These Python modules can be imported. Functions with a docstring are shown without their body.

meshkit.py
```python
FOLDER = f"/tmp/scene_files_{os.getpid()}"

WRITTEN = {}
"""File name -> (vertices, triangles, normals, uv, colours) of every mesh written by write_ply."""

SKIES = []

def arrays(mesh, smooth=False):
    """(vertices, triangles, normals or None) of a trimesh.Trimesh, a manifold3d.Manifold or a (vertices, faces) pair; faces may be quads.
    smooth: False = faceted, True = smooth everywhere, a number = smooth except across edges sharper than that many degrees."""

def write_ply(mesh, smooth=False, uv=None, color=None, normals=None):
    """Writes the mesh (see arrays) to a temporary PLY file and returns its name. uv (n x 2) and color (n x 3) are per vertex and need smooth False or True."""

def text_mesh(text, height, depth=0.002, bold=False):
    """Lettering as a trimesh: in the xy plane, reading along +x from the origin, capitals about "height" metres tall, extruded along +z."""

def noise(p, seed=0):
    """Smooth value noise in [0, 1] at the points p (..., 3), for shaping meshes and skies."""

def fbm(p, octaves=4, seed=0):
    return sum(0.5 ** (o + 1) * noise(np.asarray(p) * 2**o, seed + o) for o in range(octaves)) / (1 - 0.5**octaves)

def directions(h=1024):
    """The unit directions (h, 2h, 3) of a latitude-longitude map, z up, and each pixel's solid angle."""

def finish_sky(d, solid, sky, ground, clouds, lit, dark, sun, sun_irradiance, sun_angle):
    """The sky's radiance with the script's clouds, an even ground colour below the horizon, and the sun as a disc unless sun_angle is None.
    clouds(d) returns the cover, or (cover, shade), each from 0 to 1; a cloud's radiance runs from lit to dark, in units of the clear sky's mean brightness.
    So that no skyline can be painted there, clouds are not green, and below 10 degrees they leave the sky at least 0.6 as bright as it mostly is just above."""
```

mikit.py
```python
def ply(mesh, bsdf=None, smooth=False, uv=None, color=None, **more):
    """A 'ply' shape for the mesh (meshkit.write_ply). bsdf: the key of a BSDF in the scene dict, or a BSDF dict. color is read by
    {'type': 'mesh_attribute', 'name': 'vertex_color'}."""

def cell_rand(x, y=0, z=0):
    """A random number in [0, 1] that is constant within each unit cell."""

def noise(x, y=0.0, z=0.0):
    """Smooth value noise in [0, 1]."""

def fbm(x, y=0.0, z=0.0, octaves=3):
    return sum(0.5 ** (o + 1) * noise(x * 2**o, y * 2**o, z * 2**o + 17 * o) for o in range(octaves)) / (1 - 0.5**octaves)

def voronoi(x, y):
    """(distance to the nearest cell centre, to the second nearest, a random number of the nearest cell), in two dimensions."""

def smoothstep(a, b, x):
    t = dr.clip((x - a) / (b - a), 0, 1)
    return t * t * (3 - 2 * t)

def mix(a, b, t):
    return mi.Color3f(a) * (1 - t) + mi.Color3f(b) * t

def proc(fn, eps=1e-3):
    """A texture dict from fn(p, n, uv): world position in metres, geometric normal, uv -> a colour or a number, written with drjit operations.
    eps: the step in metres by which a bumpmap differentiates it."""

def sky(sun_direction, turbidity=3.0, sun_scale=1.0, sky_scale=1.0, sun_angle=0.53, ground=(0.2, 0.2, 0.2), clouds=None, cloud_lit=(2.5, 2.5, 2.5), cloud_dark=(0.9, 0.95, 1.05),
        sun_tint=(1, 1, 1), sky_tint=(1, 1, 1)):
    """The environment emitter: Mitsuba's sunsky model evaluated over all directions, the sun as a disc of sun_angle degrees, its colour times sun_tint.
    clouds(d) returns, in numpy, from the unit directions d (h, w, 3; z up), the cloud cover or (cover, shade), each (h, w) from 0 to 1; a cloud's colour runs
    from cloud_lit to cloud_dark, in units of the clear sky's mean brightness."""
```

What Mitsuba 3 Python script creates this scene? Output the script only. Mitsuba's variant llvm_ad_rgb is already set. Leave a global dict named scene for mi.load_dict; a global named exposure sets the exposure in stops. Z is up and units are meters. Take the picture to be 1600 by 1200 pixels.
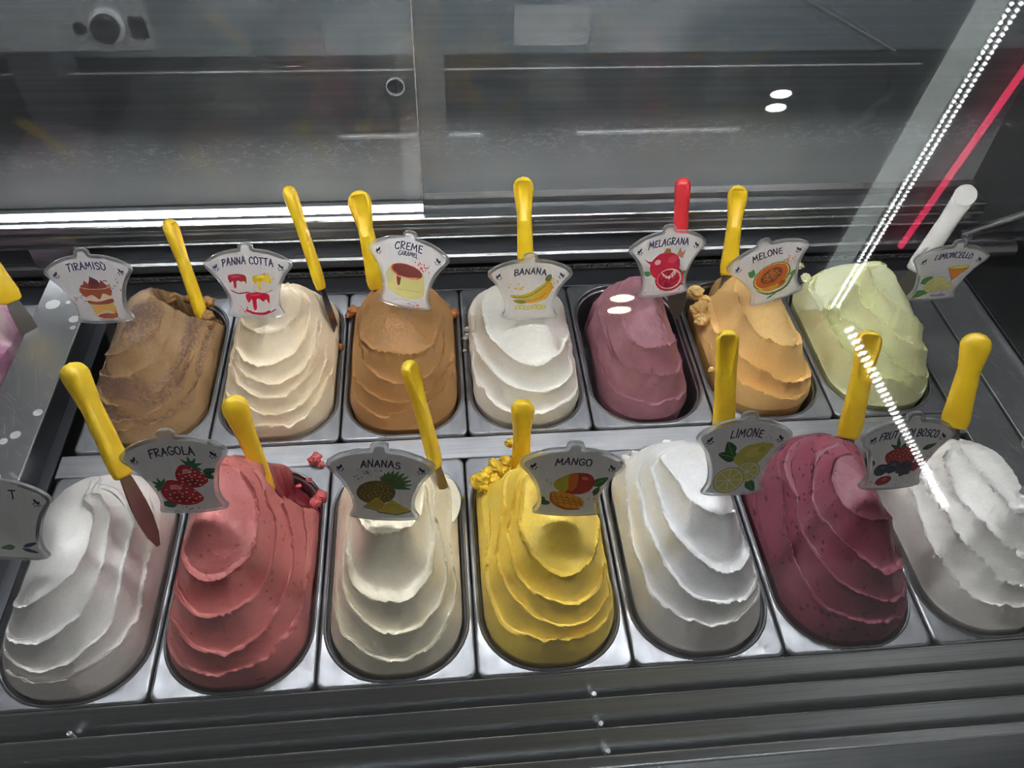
import math, random
import numpy as np, trimesh, mitsuba as mi, mikit, meshkit
from shapely.geometry import Polygon, LineString, Point, MultiPolygon
from shapely.ops import unary_union
from shapely import affinity
from scipy.spatial.transform import Rotation as Rot
scene, labels = {}, {}
T = mi.ScalarTransform4f

# ---------------------------------------------------------------- camera, light, exposure
exposure = 1.0
CAM = np.array([0.14920, -0.35371, 0.84840])
RGT = np.array([0.99566715, -0.0875883, 0.03122856])
DWN = np.array([-0.04349044, -0.73546127, -0.67616958])
FWD = np.array([0.08219194, 0.67188169, -0.73608388])
scene['camera'] = {'type': 'perspective', 'fov': 64.3283, 'fov_axis': 'x', 'near_clip': 0.02, 'far_clip': 60.0,
                   'to_world': T().look_at(origin=CAM.tolist(), target=(CAM + FWD).tolist(), up=(-DWN).tolist())}
AMBIENT = 0.092          # dim shop interior
LAMP = 66.0              # LED strip under the top edge of the glass
REAR = 6.0               # LED strip along the rear rail
scene['room_light'] = {'type': 'constant', 'radiance': {'type': 'rgb', 'value': [AMBIENT, AMBIENT * 1.0, AMBIENT * 0.98]}}

# ---------------------------------------------------------------- helpers
def lin(c):
    c = np.asarray(c, float) / 255.0
    return np.where(c < 0.04045, c / 12.92, ((c + 0.055) / 1.055) ** 2.4)
def rgb(c): return {'type': 'rgb', 'value': [float(x) for x in lin(c)]}
def mat(name, **k):
    scene[name] = k
    return name
def prin(name, c, rough=0.4, **k):
    d = {'type': 'principled', 'base_color': rgb(c) if not isinstance(c, dict) else c, 'roughness': rough, **k}
    return mat(name, type='twosided', bsdf=d)
def put(key, mesh, bsdf, smooth=False, color=None, **more):
    scene[key] = mikit.ply(mesh, bsdf, smooth, color=color, **more)
    return key
def tag(key, label=None, cat=None, group=None, kind=None):
    d = {}
    if label: d['label'] = label
    if cat: d['category'] = cat
    if group: d['group'] = group
    if kind: d['kind'] = kind
    labels[key] = d
count = {}
def num(name):
    n = count.get(name, 0); count[name] = n + 1
    return name if n == 0 else f'{name}_{n:03d}'
def box(x0, x1, y0, y1, z0, z1):
    m = trimesh.creation.box((x1 - x0, y1 - y0, z1 - z0)); m.apply_translation(((x0 + x1) / 2, (y0 + y1) / 2, (z0 + z1) / 2)); return m
def chbox(x0, x1, y0, y1, z0, z1, c=0.002):
    pts = []
    for x in (x0, x1):
        for y in (y0, y1):
            for z in (z0, z1):
                sx, sy, sz = (1 if x == x0 else -1), (1 if y == y0 else -1), (1 if z == z0 else -1)
                pts += [(x + sx * c, y + sy * c, z), (x + sx * c, y, z + sz * c), (x, y + sy * c, z + sz * c)]
    return trimesh.convex.convex_hull(np.array(pts))
def prism_x(poly, x0, x1):
    """polygon in (y, z), extruded along x"""
    m = trimesh.creation.extrude_polygon(Polygon(poly), x1 - x0, engine='earcut')
    v = m.vertices; m.vertices = np.stack([v[:, 2] + x0, v[:, 0], v[:, 1]], 1)
    if m.volume < 0: m.invert()
    return m
def cyl(p0, p1, r, n=24):
    return trimesh.creation.cylinder(radius=r, segment=np.array([p0, p1], float), sections=n)
def cat(ms): return trimesh.util.concatenate(ms)
def loft(rings, close_start=False, close_end=False):
    rings = np.asarray(rings, float); k, n, _ = rings.shape
    i, j = np.meshgrid(np.arange(k - 1), np.arange(n), indexing='ij')
    a, b, c, d = i * n + j, i * n + (j + 1) % n, (i + 1) * n + (j + 1) % n, (i + 1) * n + j
    f = np.concatenate([np.stack([a, b, c], -1).reshape(-1, 3), np.stack([a, c, d], -1).reshape(-1, 3)])
    v = rings.reshape(-1, 3); ex = []
    if close_start:
        v = np.vstack([v, rings[0].mean(0)]); ci = len(v) - 1
        q = np.arange(n); ex.append(np.stack([np.full(n, ci), (q + 1) % n, q], 1))
    if close_end:
        v = np.vstack([v, rings[-1].mean(0)]); ci = len(v) - 1
        q = np.arange(n) + (k - 1) * n; ex.append(np.stack([np.full(n, ci), q, np.roll(q, -1)], 1))
    return trimesh.Trimesh(v, np.vstack([f] + ex), process=False)
def smooth01(a, b, x):
    t = np.clip((x - a) / (b - a), 0, 1); return t * t * (3 - 2 * t)

# ---------------------------------------------------------------- materials
def brushed(scale_x, scale_y, lo, hi, amt=0.25):
    def fn(p, n, uv):
        v = mikit.fbm(p.x * scale_x, p.y * scale_y, p.z * scale_y, 3)
        return mikit.mix(lo, hi, v)
    return mikit.proc(fn)
def rough_fn(p, n, uv): return 0.27 + 0.24 * mikit.fbm(p.x * 60, p.y * 60, p.z * 60, 3)
prin('pan_steel', brushed(90, 30, [.19, .20, .222], [.30, .31, .335]), mikit.proc(rough_fn), metallic=1.0, specular=0.5)
prin('bar_steel', brushed(12, 500, [.34, .35, .37], [.50, .51, .54]), 0.32, metallic=1.0)
def slat_rough(p, n, uv): return 0.28 + 0.12 * mikit.fbm(p.x * 6, p.y * 900, p.z * 900, 2)
prin('slat_steel', brushed(8, 700, [.27, .30, .325], [.41, .44, .455]), mikit.proc(slat_rough), metallic=1.0)
prin('rail_steel', brushed(6, 600, [.20, .21, .22], [.30, .31, .32]), 0.30, metallic=1.0)
prin('dark_steel', (70, 73, 78), 0.35, metallic=0.9)
prin('black_plastic', (22, 23, 25), 0.5)
prin('grey_plastic', (72, 76, 78), 0.45)
def plate_col(p, n, uv):
    s = mikit.noise(p.x * 900 + p.y * 260, p.y * 14 - p.x * 30); s2 = mikit.noise(p.x * 20 - p.y * 24, p.y * 800 + p.x * 700)
    k = mikit.smoothstep(.80, .93, s) + mikit.smoothstep(.82, .94, s2)
    m = mikit.smoothstep(.35, .75, mikit.fbm(p.x * 14, p.y * 14, 0, 3)) * mikit.smoothstep(.52, .30, p.y)
    return mikit.mix([.24, .25, .26], [.72, .73, .74], 0.9 * k * m + .1 * m)
prin('scratched_steel', mikit.proc(plate_col), 0.34, metallic=0.85)
prin('water_spot_white', (196, 199, 202), 0.6)
prin('shiny_edge', (215, 218, 222), 0.25, metallic=0.7)
mat('yellow_plastic', type='twosided', bsdf={'type': 'principled', 'base_color': mikit.proc(lambda p, n, uv: mikit.mix([.80, .50, .010], [.86, .58, .018], mikit.fbm(p.x * 60, p.y * 60, p.z * 60, 2))), 'roughness': 0.36, 'specular': 0.5})
prin('red_plastic', (196, 40, 46), 0.38)
prin('white_plastic', (226, 226, 224), 0.42)
prin('blade_steel', (120, 118, 116), 0.28, metallic=1.0)
mat('clear_acrylic', type='principled', base_color=rgb((250, 252, 252)), roughness=0.06, spec_trans=0.80, eta=1.49)
mat('stake_clear', type='thindielectric', int_ior=1.4)
mat('window_glass', type='thindielectric', int_ior=1.5)
mat('print', type='twosided', bsdf={'type': 'principled', 'base_color': {'type': 'mesh_attribute', 'name': 'vertex_color'}, 'roughness': 0.5, 'specular': 0.35})
def card_col(p, n, uv):
    return mikit.mix([.82, .84, .86], [.90, .91, .92], mikit.noise(p.x * 700, p.y * 40, p.z * 40))
prin('card_white', mikit.proc(card_col), 0.5)
mat('gelato_surface', type='twosided', bsdf={'type': 'principled', 'base_color': {'type': 'mesh_attribute', 'name': 'vertex_color'}, 'roughness': 0.44, 'specular': 0.30})
mat('gelato_glossy', type='twosided', bsdf={'type': 'principled', 'base_color': {'type': 'mesh_attribute', 'name': 'vertex_color'}, 'roughness': 0.31, 'specular': 0.42})
prin('wall_paint', mikit.proc(lambda p, n, uv: mikit.mix([.19, .235, .265], [.48, .54, .57], mikit.smoothstep(.3, .75, mikit.fbm(p.x * 3.1, p.y * 2, p.z * 3.5, 3)))), 0.6)
prin('ceiling_paint', (120, 120, 118), 0.8)
prin('floor_tile', (60, 58, 56), 0.5)
prin('machine_steel', brushed(160, 8, [.22, .25, .27], [.34, .37, .39]), 0.42, metallic=0.6)
prin('counter_steel', (88, 92, 94), 0.4, metallic=0.5)
prin('paper', (190, 196, 200), 0.7)
prin('bristle', (12, 12, 14), 0.6)
prin('bristle_tip', (90, 94, 96), 0.5)

# ---------------------------------------------------------------- room setting
XL, XR = -0.62, 1.00           # the case's inner ends
put('floor', box(-3, 5, -6.5, 2.2, -0.95, -0.90), 'floor_tile'); tag('floor', 'dark shop floor below the display case', kind='structure')
put('wall_back', box(-3, 5, 1.50, 1.56, -0.90, 2.45), 'wall_paint'); tag('wall_back', 'dim grey wall behind the display case', kind='structure')
put('ceiling', box(-3, 5.2, -6.6, 1.56, 2.42, 2.48), 'ceiling_paint'); tag('ceiling', 'grey shop ceiling', kind='structure')

# ceiling lamps whose mirror images show in the sloped front glass
def area(c): return {'type': 'area', 'radiance': {'type': 'rgb', 'value': list(c)}}
def downlight(x, y, r, col, dy, label):
    k = num('ceiling_lamp')
    sq = np.diag([1, .5, 1, 1.])
    rim = trimesh.creation.annulus(r_min=r, r_max=r * 1.25, height=.02, sections=40); rim.apply_transform(sq); rim.apply_translation((x, y, 2.41))
    rim2 = rim.copy(); rim2.apply_translation((0, dy, 0))
    put(k + '__rim', cat([rim, rim2]), 'white_plastic')
    for i, o in enumerate((0, dy)):  # second disc is added to imitate the doubled mirror image in the glass
        d = trimesh.creation.cylinder(radius=r * .98, height=.012, sections=40); d.apply_transform(sq); d.apply_translation((x, y + o, 2.408))
        s = mikit.ply(d, 'white_plastic'); s['emitter'] = area(col); scene[k + '__disc' + ('' if i == 0 else '_001')] = s
    tag(k, label, 'lamp', 'ceiling downlights')
downlight(1.45, -1.27, .042, (14, 14, 14.5), .062, 'cool white downlight with an added second disc for its doubled reflection, mirrored in the glass in front of the right rear door')
downlight(1.04, -2.50, .062, (13, 11.0, 6.0), .095, 'warm downlight with an added second disc for its doubled reflection, mirrored in the glass over the mauve gelato')
def bead_strip(name, p0, p1, n, w, off, col, label):
    p0, p1 = np.array(p0, float), np.array(p1, float); t = (p1 - p0) / np.linalg.norm(p1 - p0); sd = np.cross(t, [0, 0, 1]); ms = []
    for o in off:
        for i in range(n):
            c = p0 + (p1 - p0) * (i + .5) / n + sd * o
            b = trimesh.creation.box((w, w * .55, .006)); R = np.eye(4); R[:3, 0] = t * .8 + sd * .6; R[:3, 1] = -t * .6 + sd * .8; R[:3, 3] = c
            b.apply_transform(R); ms.append(b)
    s = mikit.ply(cat(ms), 'white_plastic'); s['emitter'] = area(col); scene[name + '__led_bead'] = s
    labels[name + '__led_bead'] = {'kind': 'stuff'}
    wd = max(off) - min(off) + .05
    b = trimesh.creation.box((np.linalg.norm(p1 - p0), wd, .012)); R = np.eye(4); R[:3, 0] = t; R[:3, 1] = sd; R[:3, 3] = (p0 + p1) / 2 + np.array([0, 0, .012]); b.apply_transform(R)
    put(name + '__channel', b, 'white_plastic')
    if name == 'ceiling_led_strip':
        q = mikit.ply(box(p0[0] - .150, p0[0] - .036, p1[1], p0[1], 2.395, 2.403), 'white_plastic'); q['emitter'] = area((.85, .98, .93)); scene[name + '__diffuser'] = q  # even emissive band added to give the white halo beside the strip
    tag(name, label, 'led strip')
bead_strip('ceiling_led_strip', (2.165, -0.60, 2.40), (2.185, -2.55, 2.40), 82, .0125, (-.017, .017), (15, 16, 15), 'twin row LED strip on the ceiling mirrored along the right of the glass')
bead_strip('ceiling_led_strip_001', (2.33, -2.72, 2.40), (4.25, -5.35, 2.40), 44, .030, (-.010, .014), (11, 11, 10.6), 'second LED strip on the ceiling, mirrored across the lower right of the glass')
put('red_neon_tube', cyl((2.33, -1.02, 2.37), (2.30, -2.05, 2.37), .014), {'type': 'diffuse', 'reflectance': rgb((120, 20, 30))}, smooth=60)
scene['red_neon_tube']['emitter'] = area((3.2, .12, .42)); tag('red_neon_tube', 'red neon tube on the ceiling mirrored at the right of the glass', 'neon tube')

# ---------------------------------------------------------------- display case: body, deck, rails
GY0, BY0, PD, PW = 0.0, 0.3328, 0.295, 0.170
tag('display_case', 'stainless steel gelato display case that holds two rows of pans', 'display case')
put('display_case__well', cat([box(XL, XR, -0.10, .70, -.20, -.19), box(XL, XR, .66, .70, -.19, -.035)]), 'dark_steel')
put('display_case__middle_bar', chbox(-.345, .885, PD + .001, BY0 - .001, -.012, -.003, .001), 'bar_steel')
put('display_case__rear_ledge', chbox(XL, XR, BY0 + PD + .002, .668, -.012, -.002, .001), 'dark_steel')
put('display_case__side_deck', cat([chbox(.862, .930, .0, .64, -.012, -.001, .001), chbox(.933, XR, .0, .64, -.012, .001, .001)]), 'scratched_steel')
put('display_case__vent_wall', box(XL, XR, .700, .704, -.19, .056), 'dark_steel')
put('display_case__vent_bar', prism_x([(.686, .004), (.700, .004), (.700, .021), (.690, .021), (.686, .018)], XL, XR), 'bar_steel')
put('display_case__rear_post', cat([box(-.47, -.405, .688, .694, -.01, .055)]), 'bar_steel')
# rear rail: a stepped aluminium profile with three bright lips
rail = [(.704, .050), (.694, .050), (.692, .0525), (.694, .0545), (.699, .056), (.699, .068), (.694, .0695), (.692, .071), (.694, .0735), (.700, .075), (.700, .084), (.695, .0855), (.694, .087), (.696, .089), (.704, .090), (.730, .090), (.730, .050)]
put('rear_rail', prism_x(rail, XL, XR + .05), 'rail_steel'); tag('rear_rail', 'ribbed steel rail under the rear sliding doors', 'rail')
led = mikit.ply(prism_x([(.7025, .0960), (.7055, .0960), (.7055, .1050), (.7025, .1050)], XL, .128), 'white_plastic')
led['emitter'] = area((REAR, REAR * 1.02, REAR * 1.04)); scene['rear_led_strip__light_bar'] = led
put('rear_led_strip__channel', prism_x([(.706, .0905), (.714, .0905), (.714, .1085), (.706, .1085)], XL, .128), 'bar_steel')
tag('rear_led_strip', 'bright white LED strip lying on the left half of the rear rail', 'led strip')
# brush seal
rnd = random.Random(4); bm, bt = [], []
for i in range(760):
    x = XL + .01 + (XR - XL - .02) * i / 760 + rnd.uniform(-.0006, .0006); h = .017 + rnd.uniform(-.006, .006); lean = rnd.uniform(-.003, .003)
    v = np.array([(x - .0009, .672, .0), (x + .0009, .672, .0), (x, .6745, .0), (x + lean, .664 - rnd.uniform(0, .004), -.002 + h)])
    m = trimesh.Trimesh(v, [[0, 1, 3], [1, 2, 3], [2, 0, 3], [0, 2, 1]], process=False); (bm if i % 4 else bt).append(m)
put('brush_seal__bristle', cat(bm), 'bristle'); labels['brush_seal__bristle'] = {'kind': 'stuff'}
put('brush_seal__bristle_tuft', cat(bt), 'bristle_tip'); labels['brush_seal__bristle_tuft'] = {'kind': 'stuff'}
put('brush_seal__holder', chbox(XL, XR, .669, .680, -.010, .002, .001), 'black_plastic')
tag('brush_seal', 'black brush seal along the rear edge behind the back pans', 'brush')
# front grille of overlapping steel slats with spacer pins
tag('air_grille', 'dark steel louvred grille along the front edge of the case', 'grille')
ys = [-.0015, -.0305, -.0615, -.0885]
for i, y in enumerate(ys):
    d = .0275 if i < 3 else .012
    poly = [(y, .0015), (y - .0012, .0022), (y - .0022, .0012), (y - d * .55, -.008), (y - d, -.019), (y - d, -.021), (y - d * .5, -.0105), (y, -.0015)]
    if i == 3: poly = [(y, .0015), (y - .0012, .0022), (y - .0022, .0016), (y - .0095, -.0005), (y - .0115, .0005), (y - .0125, -.001), (y - .060, -.004), (y - .060, -.008), (y, -.003)]
    put('air_grille__slat' + ('' if i == 0 else f'_{i:03d}'), prism_x(poly, XL, XR), 'slat_steel')
for i, (x, y) in enumerate([(-.238, -.0275), (.291, -.0275), (.293, -.0582), (.296, -.0855)]):
    put('air_grille__spacer_pin' + ('' if i == 0 else f'_{i:03d}'), cyl((x, y + .001, -.010), (x, y + .001, .0035), .0026, 16), 'shiny_edge', smooth=40)
# divider plate on the left with dried drops and scratches
put('divider_plate__top', chbox(-.432, -.362, -.0, .655, .034, .038, .001), 'scratched_steel')
put('divider_plate__side', cat([box(-.3645, -.362, 0, .655, -.004, .035), box(-.432, -.4295, 0, .655, -.004, .035), box(-.362, -.348, 0, .655, -.006, -.003)]), 'dark_steel')
for i, (x, y, r) in enumerate([(-.4106, .5811, .0100), (-.3900, .5842, .0034), (-.3722, .5477, .0074), (-.3693, .530, .0040), (-.3705, .3723, .0058), (-.3870, .3366, .0064), (-.3985, .3271, .0050)]):
    a = np.linspace(0, 2 * np.pi, 26, endpoint=False); rr = r * (1 + .10 * np.array([meshkit.noise(np.array([math.cos(q) * 2 + i * 7, math.sin(q) * 2, 0.])) - .5 for q in a]))
    m = trimesh.creation.extrude_polygon(Polygon(np.stack([x + rr * np.cos(a), y + rr * np.sin(a)], 1)), .0004, engine='earcut'); m.apply_translation((0, 0, .0379))
    put('divider_plate__dried_drop' + ('' if i == 0 else f'_{i:03d}'), m, 'water_spot_white')
tag('divider_plate', 'scratched steel divider plate with white dried drops left of the back row', 'divider')

# LED lamp of the case, under the top edge of the glass
put('case_lamp__housing', chbox(XL, XR, .349, .379, .589, .606, .002), 'bar_steel')
lamp = mikit.ply(box(XL + .02, XR - .02, .358, .370, .5855, .5885), 'white_plastic'); lamp['emitter'] = area((LAMP, LAMP * 1.0, LAMP * .985))
scene['case_lamp__led_bar'] = lamp
tag('case_lamp', 'long white LED lamp under the top edge of the display glass', 'lamp')
put('added_rear_light__housing', chbox(XL, XR, .660, .690, .609, .626, .002), 'bar_steel')  # added unseen light that brightens the mound backs and the fogged doors
lamp = mikit.ply(box(XL + .02, XR - .02, .669, .681, .6055, .6085), 'white_plastic'); lamp['emitter'] = area((LAMP * .28, LAMP * .285, LAMP * .285))
scene['added_rear_light__led_bar'] = lamp
tag('added_rear_light', 'added unseen light over the rear doors that brightens the mound backs', 'lamp')

# glass: sloped front pane, end pane, sliding rear doors
a50 = math.radians(50); d50 = np.array([0, math.cos(a50), math.sin(a50)])
def pane(p, e1, e2):
    p, e1, e2 = (np.asarray(q, float) for q in (p, e1, e2))
    return trimesh.Trimesh([p, p + e1, p + e1 + e2, p + e2], [[0, 1, 2], [0, 2, 3]], process=False)
put('front_glass', pane((XL - .02, -.12, .03), (XR - XL + .14, 0, 0), d50 * .80), 'window_glass'); tag('front_glass', 'clear sloped front glass of the display case', 'glass pane')
door_z = .108
def fog(p, n, uv):
    drops = mikit.noise(p.x * 420, p.z * 900) * mikit.noise(p.x * 130 + 9, p.z * 300)
    h = p.z + .02 * (mikit.fbm(p.x * 7, p.z * 14, 0, 3) - .5)
    edge = mikit.smoothstep(.245, .125, h); band = mikit.smoothstep(.225, .195, h) * mikit.smoothstep(.150, .185, h)
    streak = .022 * mikit.fbm(p.x * 3, p.z * 260, 0, 3)
    return dr_clip(.015 + edge * .38 + band * .12 * mikit.smoothstep(.25, .6, drops) + streak)
import drjit as dr
def dr_clip(x): return dr.clip(x, 0, .9)
mat('fogged_glass', type='blendbsdf', weight=mikit.proc(fog), a={'type': 'thindielectric', 'int_ior': 1.55}, b={'type': 'twosided', 'bsdf': {'type': 'diffuse', 'reflectance': rgb((178, 186, 190))}})
hole = Point(.099, .2925).buffer(.0125, 32)
def door(name, x0, x1, y, z0, z1, hole=None):
    P = Polygon([(x0, z0), (x1, z0), (x1, z1), (x0, z1)])
    if hole is not None: P = P.difference(hole)
    v, f = trimesh.creation.triangulate_polygon(P, engine='earcut')
    put(name + '__pane', trimesh.Trimesh(np.stack([v[:, 0], np.full(len(v), y), v[:, 1]], 1), f, process=False), 'fogged_glass')
door('sliding_door', XL, .1265, .720, door_z, .80, hole)
put('sliding_door__edge', box(.1262, .1278, .718, .724, door_z, .80), 'shiny_edge')
ring = trimesh.creation.annulus(r_min=.0117, r_max=.0128, height=.006, sections=48); ring.apply_transform(trimesh.transformations.rotation_matrix(np.pi / 2, [1, 0, 0])); ring.apply_translation((.099, .720, .2925))
put('sliding_door__finger_hole_rim', ring, 'shiny_edge', smooth=40)
tag('sliding_door', 'left clear sliding door with a round finger hole, fogged at the bottom', 'door')
door('sliding_door_001', .10, XR + .04, .741, .092, .80)
put('sliding_door_001__stile', box(.128, .168, .7425, .7445, .092, .80), 'grey_plastic')
put('sliding_door_001__bottom_seal', prism_x([(.728, .0905), (.740, .0905), (.740, .104), (.735, .108), (.729, .100)], .1285, XR + .04), 'rail_steel')
tag('sliding_door_001', 'right clear sliding door behind the middle back pans, fogged at the bottom', 'door')
put('end_glass__pane', trimesh.Trimesh([(XR + .003, -.1, .006), (XR + .003, .70, .006), (XR + .003, .70, .60), (XR + .003, .42, .60)], [[0, 1, 2], [0, 2, 3]], process=False), 'window_glass')
put('end_glass__channel', cat([box(XR - .001, XR + .001, 0, .66, .001, .007), box(XR + .005, XR + .007, 0, .66, .001, .007)]), 'bar_steel')
tag('end_glass', 'clear end pane at the right end of the case standing in a steel channel', 'glass pane')
put('support_rod', cat([cyl((1.035, .690, .030), (1.135, .60, .175), .0075), cyl((1.04, .688, .022), (1.035, .690, .034), .010)]), 'bar_steel', smooth=50); tag('support_rod', 'dark metal rod rising at the right rear corner of the case', 'rod')
put('end_cap_tube', cyl((1.02, .672, .012), (1.12, .672, .012), .014), 'bar_steel', smooth=50); tag('end_cap_tube', 'short dark steel tube at the right rear corner under the rod', 'tube')

# ---------------------------------------------------------------- the dim work counter behind the doors
put('rear_counter__worktop', chbox(-1.6, 2.0, .80, 1.495, -.055, -.030, .003), 'counter_steel')
put('rear_counter__front_panel', box(-1.6, 2.0, .84, .86, -.90, -.055), 'dark_steel')
tag('rear_counter', 'dim steel work counter behind the sliding doors', 'counter')
put('counter_rail__bar', cyl((-1.2, 1.10, .128), (1.1, 1.10, .128), .0022, 12), 'shiny_edge', smooth=40)
put('counter_rail__leg', cyl((-1.0, 1.10, -.03), (-1.0, 1.10, .128), .003, 12), 'dark_steel'); put('counter_rail__leg_001', cyl((1.05, 1.10, -.03), (1.05, 1.10, .128), .003, 12), 'dark_steel')
tag('counter_rail', 'thin horizontal metal rail seen through the rear doors', 'rail')
put('machine__body', chbox(-.86, -.298, 1.0, 1.35, .212, .60, .004), 'machine_steel')
put('machine__post', box(-.555, -.485, 1.03, 1.12, -.03, .213), 'bar_steel')
kn = [(-.363, 1.0, .257)]
def disc_y(x, y, z, r, h, n=40):
    return cyl((x, y, z), (x, y - h, z), r, n)
put('machine__knob__collar', disc_y(-.363, 1.0, .258, .027, .006), 'paper', smooth=40)
put('machine__knob', cat([disc_y(-.363, .994, .258, .021, .016), chbox(-.3655, -.3605, .974, .980, .262, .277, .0005)]), 'black_plastic', smooth=40)
put('machine__switch', chbox(-.328, -.303, .992, 1.0, .238, .272, .003), 'black_plastic')
put('machine__indicator', disc_y(-.406, 1.0, .254, .009, .006), 'black_plastic', smooth=40)
tag('machine', 'grey steel machine with a round knob and a switch seen through the left door', 'machine')
prof = np.array([(.0, -.029), (.060, -.029), (.064, -.024), (.065, .0), (.065, .19), (.062, .205), (.056, .215), (.056, .222), (.062, .224), (.062, .230), (.056, .232), (.056, .25), (.060, .252), (.060, .257), (.054, .258)])
ang = np.linspace(0, 2 * np.pi, 48, endpoint=False)
put('glass_jar', loft([np.stack([-.085 + r * np.cos(ang), 1.0 + r * np.sin(ang), np.full(48, z)], 1) for r, z in prof]), 'window_glass', smooth=30); tag('glass_jar', 'large clear glass jar on the counter behind the left door', 'jar')
put('paper_note', box(.342, .518, 1.494, 1.4985, -.012, .080), 'paper'); tag('paper_note', 'plain pale paper note on the wall behind the right door', 'note')
for i, (x0, x1) in enumerate([(-.045, .120), (.178, .249), (.437, .783)]):
    put(num('counter_tool'), chbox(x0, x1, 1.125, 1.135, -.0295, -.020, .002), 'shiny_edge')
    tag('counter_tool' + ('' if i == 0 else f'_{i:03d}'), ['short bright metal strip on the counter left of the door edge', 'very short bright metal strip on the counter right of the door edge', 'longest bright metal strip on the counter behind the middle'][i], 'metal strip', 'metal strips on the rear counter')
put('wall_cable', cyl((.97, 1.485, .113), (1.27, 1.485, -.029), .0035, 10), 'shiny_edge'); tag('wall_cable', 'thin straight cable slanting down the wall behind the right door', 'cable')
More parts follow.
